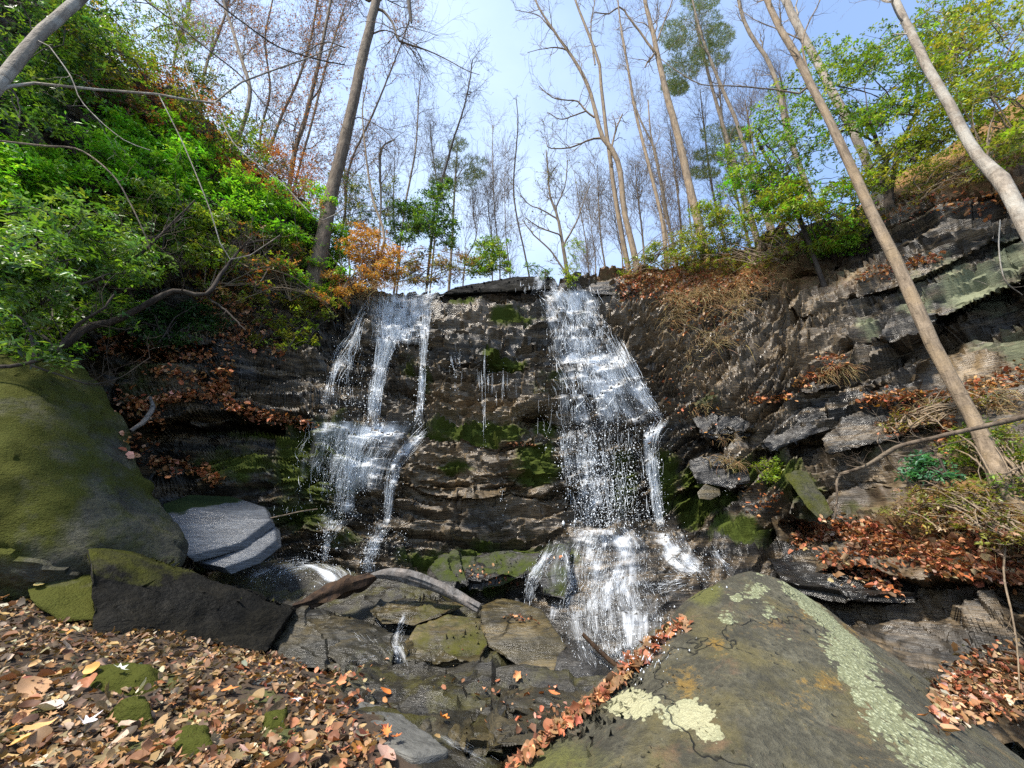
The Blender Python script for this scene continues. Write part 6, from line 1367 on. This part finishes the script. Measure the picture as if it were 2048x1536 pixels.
def low_shape(rng):
    o = outline('oval', 6); z = rng.normal(0, .5) * o[:, 0] ** 2 + rng.normal(.5, .5) * np.abs(o[:, 1]) + rng.normal(0, .03, 6)
    V = np.concatenate([[[0, 0, 0]], np.stack([o[:, 0], o[:, 1] * rng.uniform(.8, 1.5), z], -1)]); i = np.arange(6)
    return V, np.stack([np.zeros(6, int), 1 + i, 1 + (i + 1) % 6], -1), np.zeros((0, 4), int)
LOW = [low_shape(LR_) for _ in range(10)]
def frames(Nn, rng, tilt=.35):
    n = len(Nn); z = unit(Nn + rng.normal(0, tilt, (n, 3))); x = unit(np.cross(z, rng.normal(0, 1, (n, 3)))); y = np.cross(z, x)
    return np.stack([x, y, z], -1)
def leaf_mass(P, Nn, size, pal, rng, tilt=.35, shapes=None, b=None):
    SH = shapes or SHAPES
    b = b or Bag(); Fm = frames(Nn, rng, tilt); col = tints(len(P), pal, rng, .25); sh = rng.integers(0, len(SH), len(P))
    for q, (V, F3, F4) in enumerate(SH):
        s = np.where(sh == q)[0]
        if not len(s): continue
        W = np.einsum('nij,vj->nvi', Fm[s], V) * size[s][:, None, None] + P[s][:, None]
        off = (np.arange(len(s)) * len(V))[:, None, None]
        b.add(W.reshape(-1, 3), (F3[None] + off).reshape(-1, 3), np.repeat(col[s], len(V), 0))
        if len(F4): b.F.setdefault(4, []).append((F4[None] + off).reshape(-1, 4) + (b.n - len(s) * len(V)))
    return b
# bank: where leaves lie thick
n = 42000
ry = 1.0 + (5.0 - 1.0) * LR_.uniform(0, 1, n) ** 1.25; rx = LR_.uniform(-1.7, 1.0, n) * (0.55 + ry)
P = np.stack([rx, ry, ground_z(rx, ry)], -1)
px, py, zc = project(P)
rl = np.interp(py, [1100, 1290, 1340, 1400, 1460, 1536], [250, 500, 590, 660, 720, 780])
bank = 1 - smooth(-60, 60, px - rl + 50 * vnoise(np.stack([rx * 3, ry * 3, rx * 0], -1), 21))
drift = blobs(px, py, [(690,1440,60,40,.9),(600,1410,50,20,.5),(740,1500,60,50,1),(620,1500,80,40,.8),(660,1350,60,20,.35),(560,1340,60,20,.5),(600,1390,60,16,.5)])
holes = blobs(px, py, [(500,1392,85,24,1),(760,1450,70,34,.8),(820,1500,70,40,1),(225,1378,100,28,.9),(260,1446,46,16,.85),(545,1465,38,26,.85),(375,1515,60,24,.85),(580,1470,50,18,.8)])
pr = np.maximum(bank * .95, drift) * (1 - holes) + .012
keep = LR_.uniform(0, 1, n) < pr
P, px, py, zc, drift = P[keep], px[keep], py[keep], zc[keep], drift[keep]
e = .03
gxn = (ground_z(P[:, 0] + e, P[:, 1]) - ground_z(P[:, 0] - e, P[:, 1])) / (2 * e); gyn = (ground_z(P[:, 0], P[:, 1] + e) - ground_z(P[:, 0], P[:, 1] - e)) / (2 * e)
Nn = unit(np.stack([-gxn, -gyn, np.ones(len(P))], -1))
lay_h = LR_.uniform(0, 1, len(P)) ** 1.5
P = P + np.array([0, 0, 1.0]) * (.006 + .035 * lay_h)[:, None]
size = LR_.gamma(5, .0072, len(P)) * (1 + .5 * (LR_.uniform(0, 1, len(P)) < .04))
PALE = [(.29,.20,.12),(.34,.25,.17),(.24,.15,.085),(.40,.32,.25)]
isred = LR_.uniform(0, 1, len(P)) < np.maximum(drift * .85, .03)
inview = (px > -20) & (px < 2068) & (py < 1560) & (zc > 0)
appar = np.where(inview & (lay_h > .25), size / zc, 0)
order = np.argsort(-appar)[:285]
lone = np.zeros(len(P), bool); lone[order] = True
litter_pals = ([(.18,.10,.045),(.26,.15,.068),(.12,.065,.032),(.30,.19,.095),(.31,.225,.13),(.07,.042,.024),(.37,.30,.21),(.28,.135,.05),(.20,.13,.07),(.13,.085,.05),(.36,.21,.09)], [tuple(0.85 * x for x in c) for c in REDL + ORANGE[:1] + BROWNL[:2]])
for red in (False, True):
    s = np.where((isred == red) & ~lone)[0]
    near_ = s[zc[s] < 2.05]; far_ = s[zc[s] >= 2.05]
    bg = leaf_mass(P[near_], Nn[near_], size[near_], litter_pals[red], LR_, .65)
    o = leaf_mass(P[far_], Nn[far_], size[far_], litter_pals[red], LR_, .6, LOW, bg).put('leaf_litter', M['litter'])
    tag(o, 'drift of orange and red leaves at the foot of the bank' if red else 'brown and tan leaf litter carpeting the bank', 'leaf litter', kind='stuff')
# the largest leaves lie on the bank one by one
lib = {}
for q in range(len(SHAPES)):
    for red in (0, 1):
        for v in range(3):
            V, F3, F4 = SHAPES[q]
            c = tints(1, litter_pals[red], LR_, .2)
            lib[q, red, v] = mesh_np('fallen_leaf', V, [F3, F4], M['litter'], attrs={'tint': np.repeat(c, len(V), 0)})
gorg = np.array(ground.location)
def place_leaf(name, me, p, nrm, s, tilt=.3, parent=None, spin=None):
    Fm = frames(nrm[None], LR_, tilt)[0]
    o = bpy.data.objects.new(name, me); COL.objects.link(o)
    o.rotation_mode = 'QUATERNION'; o.rotation_quaternion = Matrix(Fm.tolist()).to_quaternion(); o.scale = (s, s, s)
    if parent: o.parent = parent; o.location = p - np.array(parent.location)
    else: o.location = p
    return o
for i in order:
    place_leaf('fallen_leaf', lib[int(LR_.integers(len(SHAPES))), int(isred[i]), int(LR_.integers(3))], P[i] + (0, 0, .008), Nn[i], float(size[i]) * 1.05, .38, ground)
# leaves one would point at
def feature(label, px_, py_, kind, s, col, curl=.3, up=.03, onto=None, tilt=.15):
    Y, Z = solid_cast(np.array([px_]), np.array([py_]), 3.0); p = at(px_, py_, Y[0]) + np.array([0, 0, up]); nz = Z[0] if Z[0][2] > .2 else unit(np.array([0, -.3, 1.0]))
    V, F3, F4 = leaf_shape(kind, LR_, curl)
    me = mesh_np('fallen_leaf', V, [F3, F4], M['litter'], attrs={'tint': np.tile(col, (len(V), 1))})
    tag(place_leaf('fallen_leaf', me, p, nz, s, tilt), label, 'leaf')
feature('large pale pinkish leaf lying flat on the bank', 85, 1436, 'broad', .125, (.46,.38,.32), .1)
feature('large ribbed tan leaf at the edge of the frame', 65, 1385, 'broad', .14, (.36,.21,.11), .5)
feature('silvery white leaf with finger like lobes', 168, 1463, 'fork', .105, (.60,.56,.58), .2, .035)
feature('yellow tan pointed leaf beside the large pale leaf', 72, 1475, 'oval', .10, (.50,.30,.12), .5, .04)
feature('round golden tan leaf in the corner of the bank', 37, 1505, 'broad', .085, (.52,.30,.10), .3, .04)
feature('curled orange tan leaf on the long dark moss cushion', 185, 1350, 'oval', .105, (.55,.28,.08), .8, .03)
feature('small pale lobed leaf on the long dark moss cushion', 236, 1350, 'oak', .08, (.50,.52,.44), .2, .03)
feature('pale crumpled leaf leaning on the end of the long moss cushion', 282, 1395, 'broad', .075, (.46,.44,.33), .9, .05, tilt=.8)
feature('bright orange leaf pair lying on the flat grey stone', 455, 1392, 'maple', .10, (.55,.20,.06), .4)
feature('orange pink leaf at the rim of the flat grey stone', 395, 1393, 'oval', .075, (.50,.22,.12), .5)
feature('white lobed leaf at the top of the orange leaf drift', 592, 1415, 'fork', .085, (.55,.54,.55), .3, .04)
feature('large pinkish tan leaf at the bottom edge of the orange drift', 770, 1525, 'broad', .115, (.55,.34,.26), .3)
feature('orange oak leaf on the smooth grey stone', 772, 1478, 'oak', .085, (.55,.18,.05), .2)
feature('second orange oak leaf lower on the smooth grey stone', 792, 1488, 'oak', .07, (.48,.14,.04), .3)
feature('red orange leaf sitting on the small wet knob', 770, 1393, 'oval', .085, (.60,.18,.04), .3, .03)
feature('bright orange leaf caught on the ledges beside the lowest trickle', 887, 1448, 'maple', .08, (.62,.20,.04), .3, .03)
feature('orange leaf on the dark ledge under the ochre block', 1035, 1360, 'maple', .09, (.55,.24,.10), .3, .03)
feature('rust red leaf on the wet ledge by the lichen boulder', 1110, 1397, 'oval', .085, (.50,.17,.06), .3, .03)
feature('orange leaf beside the flat grey stone with mossy top', 683, 1373, 'maple', .085, (.50,.20,.09), .4, .03)
feature('tan leaf stuck upright on the small rounded mossy rock', 75, 1178, 'oval', .10, (.46,.36,.14), .4, .03)

# leaves caught on ledges of the wall: (polyline, spread across, number)
def ledge_leaves(name, label, lines, pal, seed, L=.07, cat='leaf litter', tilt=.6):
    rng = np.random.default_rng(seed); X, Yp = [], []
    for pl, sp, m in lines:
        q = spline([(a, b, 0) for a, b in pl], 60); k = rng.integers(0, 60, m)
        X.append(q[k, 0] + rng.normal(0, 8, m)); Yp.append(q[k, 1] + rng.normal(0, sp, m))
    X = np.concatenate(X); Yp = np.concatenate(Yp)
    Y, Z = solid_cast(X, Yp, 9.0)
    p = at(X, Yp, Y - rng.uniform(.01, .07, len(X)))
    nn = unit(Z * .6 + np.array([0, -.25, .8]))
    keep = np.linalg.norm(p - EYE, axis=1) < 14
    o = leaf_mass(p[keep], nn[keep], L * rng.gamma(9, 1 / 9, keep.sum()), pal, rng, tilt, SHAPES if seed == 7 else LOW).put(name, M['litter'])
    return tag(o, label, cat, kind='stuff')
ledge_leaves('leaf_litter', 'copper leaves caught on the ledges beside the broken fall', [
  ([(200,690),(300,700),(430,715)], 12, 330), ([(430,660),(500,680),(570,690)], 14, 300), ([(460,720),(440,760),(460,790)], 12, 160), ([(300,800),(380,790),(460,795)], 7, 260), ([(450,805),(520,830),(620,850)], 7, 330), ([(230,800),(270,810),(320,840)], 16, 180),
  ([(300,745),(370,750),(450,780)], 8, 160), ([(560,640),(500,650),(420,645)], 12, 160), ([(400,610),(460,600),(500,620)], 12, 160), ([(310,920),(370,930),(440,960)], 9, 200), ([(250,880),(300,915),(340,940)], 14, 90)], [(.52,.24,.13),(.45,.17,.08),(.56,.30,.19),(.38,.14,.06)] + RUSSET[1:] + BROWNL[:2], 1, .07)
ledge_leaves('leaf_litter', 'red brown leaves covering the sunny bank above the broad fall', [
  ([(1240,575),(1330,565),(1480,560)], 18, 1500), ([(1330,600),(1420,585),(1540,545)], 14, 900), ([(1350,640),(1400,630),(1470,640)], 22, 160), ([(1230,555),(1300,550),(1380,545)], 8, 260)], REDL + RUSSET + PALE, 2, .065)
ledge_leaves('leaf_litter', 'orange leaves lying along the ledges of the east wall', [
  ([(1500,795),(1540,798),(1580,790)], 5, 110), ([(1590,770),(1650,745),(1705,735)], 8, 220), ([(1640,715),(1690,712)], 3, 60), ([(1730,800),(1800,795),(1900,800)], 9, 380), ([(1900,790),(1980,770),(2048,750)], 12, 260), ([(1770,865),(1830,858)], 5, 60), ([(1720,555),(1800,530),(1880,512)], 7, 200), ([(1880,880),(1900,830)], 20, 70),
  ([(1800,410),(1900,400),(2048,400)], 16, 300), ([(1640,450),(1720,440),(1800,425)], 10, 120), ([(1300,810),(1440,800)], 60, 60), ([(1480,1000),(1560,1000)], 20, 60)], ORANGE[:1] + REDL + RUSSET + BROWNL[:3], 3, .055)
ledge_leaves('leaf_litter', 'red leaves heaped at the foot of the east wall', [
  ([(1590,1080),(1650,1060),(1750,1060)], 12, 800), ([(1700,1080),(1800,1090),(1900,1120)], 16, 950), ([(1850,1110),(1950,1130),(2048,1150)], 18, 800), ([(1640,1110),(1720,1140),(1800,1170)], 16, 260), ([(1850,1040),(1950,1060),(2048,1080)], 24, 420)], REDL + REDL + RUSSET + BROWNL + PALE[:2], 4, .055)
ledge_leaves('leaf_litter', 'pinkish brown leaves on the ground beside the lichen boulder', [
  ([(1870,1400),(1950,1350),(2048,1340)], 26, 800), ([(1900,1420),(1990,1400),(2048,1400)], 20, 500)], REDL + PALE + BROWNL + BROWNL, 5, .04)
ledge_leaves('leaf_litter', 'scattered red leaves on the ochre block and the ledges round it', [
  ([(1010,1232),(1070,1238)], 4, 26), ([(930,1148),(980,1150),(1030,1165)], 10, 40), ([(1020,888),(1070,890)], 2, 40), ([(880,1350),(1000,1390),(1150,1400)], 24, 36), ([(1100,1118),(1120,1112)], 2, 8), ([(700,1370),(800,1350)], 20, 12), ([(1150,1410),(1000,1460)], 20, 14)], REDL + BROWNL[:3], 6, .045)
o = ledge_leaves('leaf_litter', 'strip of red brown leaves caught along the edge of the lichen boulder', [
  ([(1366,1240),(1330,1270),(1290,1304),(1240,1356),(1200,1389)], 5, 260), ([(1200,1389),(1140,1434),(1080,1484),(1015,1534)], 5, 260)], REDL[:3] + BROWNL[:4], 7, .045, tilt=.6)
for o_ in SC.objects:
    if o_.get('solid'): del o_['solid']
print('leaves', time.time() - T0, 'tris', sum(len(m.loops) - 2 * len(m.polygons) for m in bpy.data.meshes))
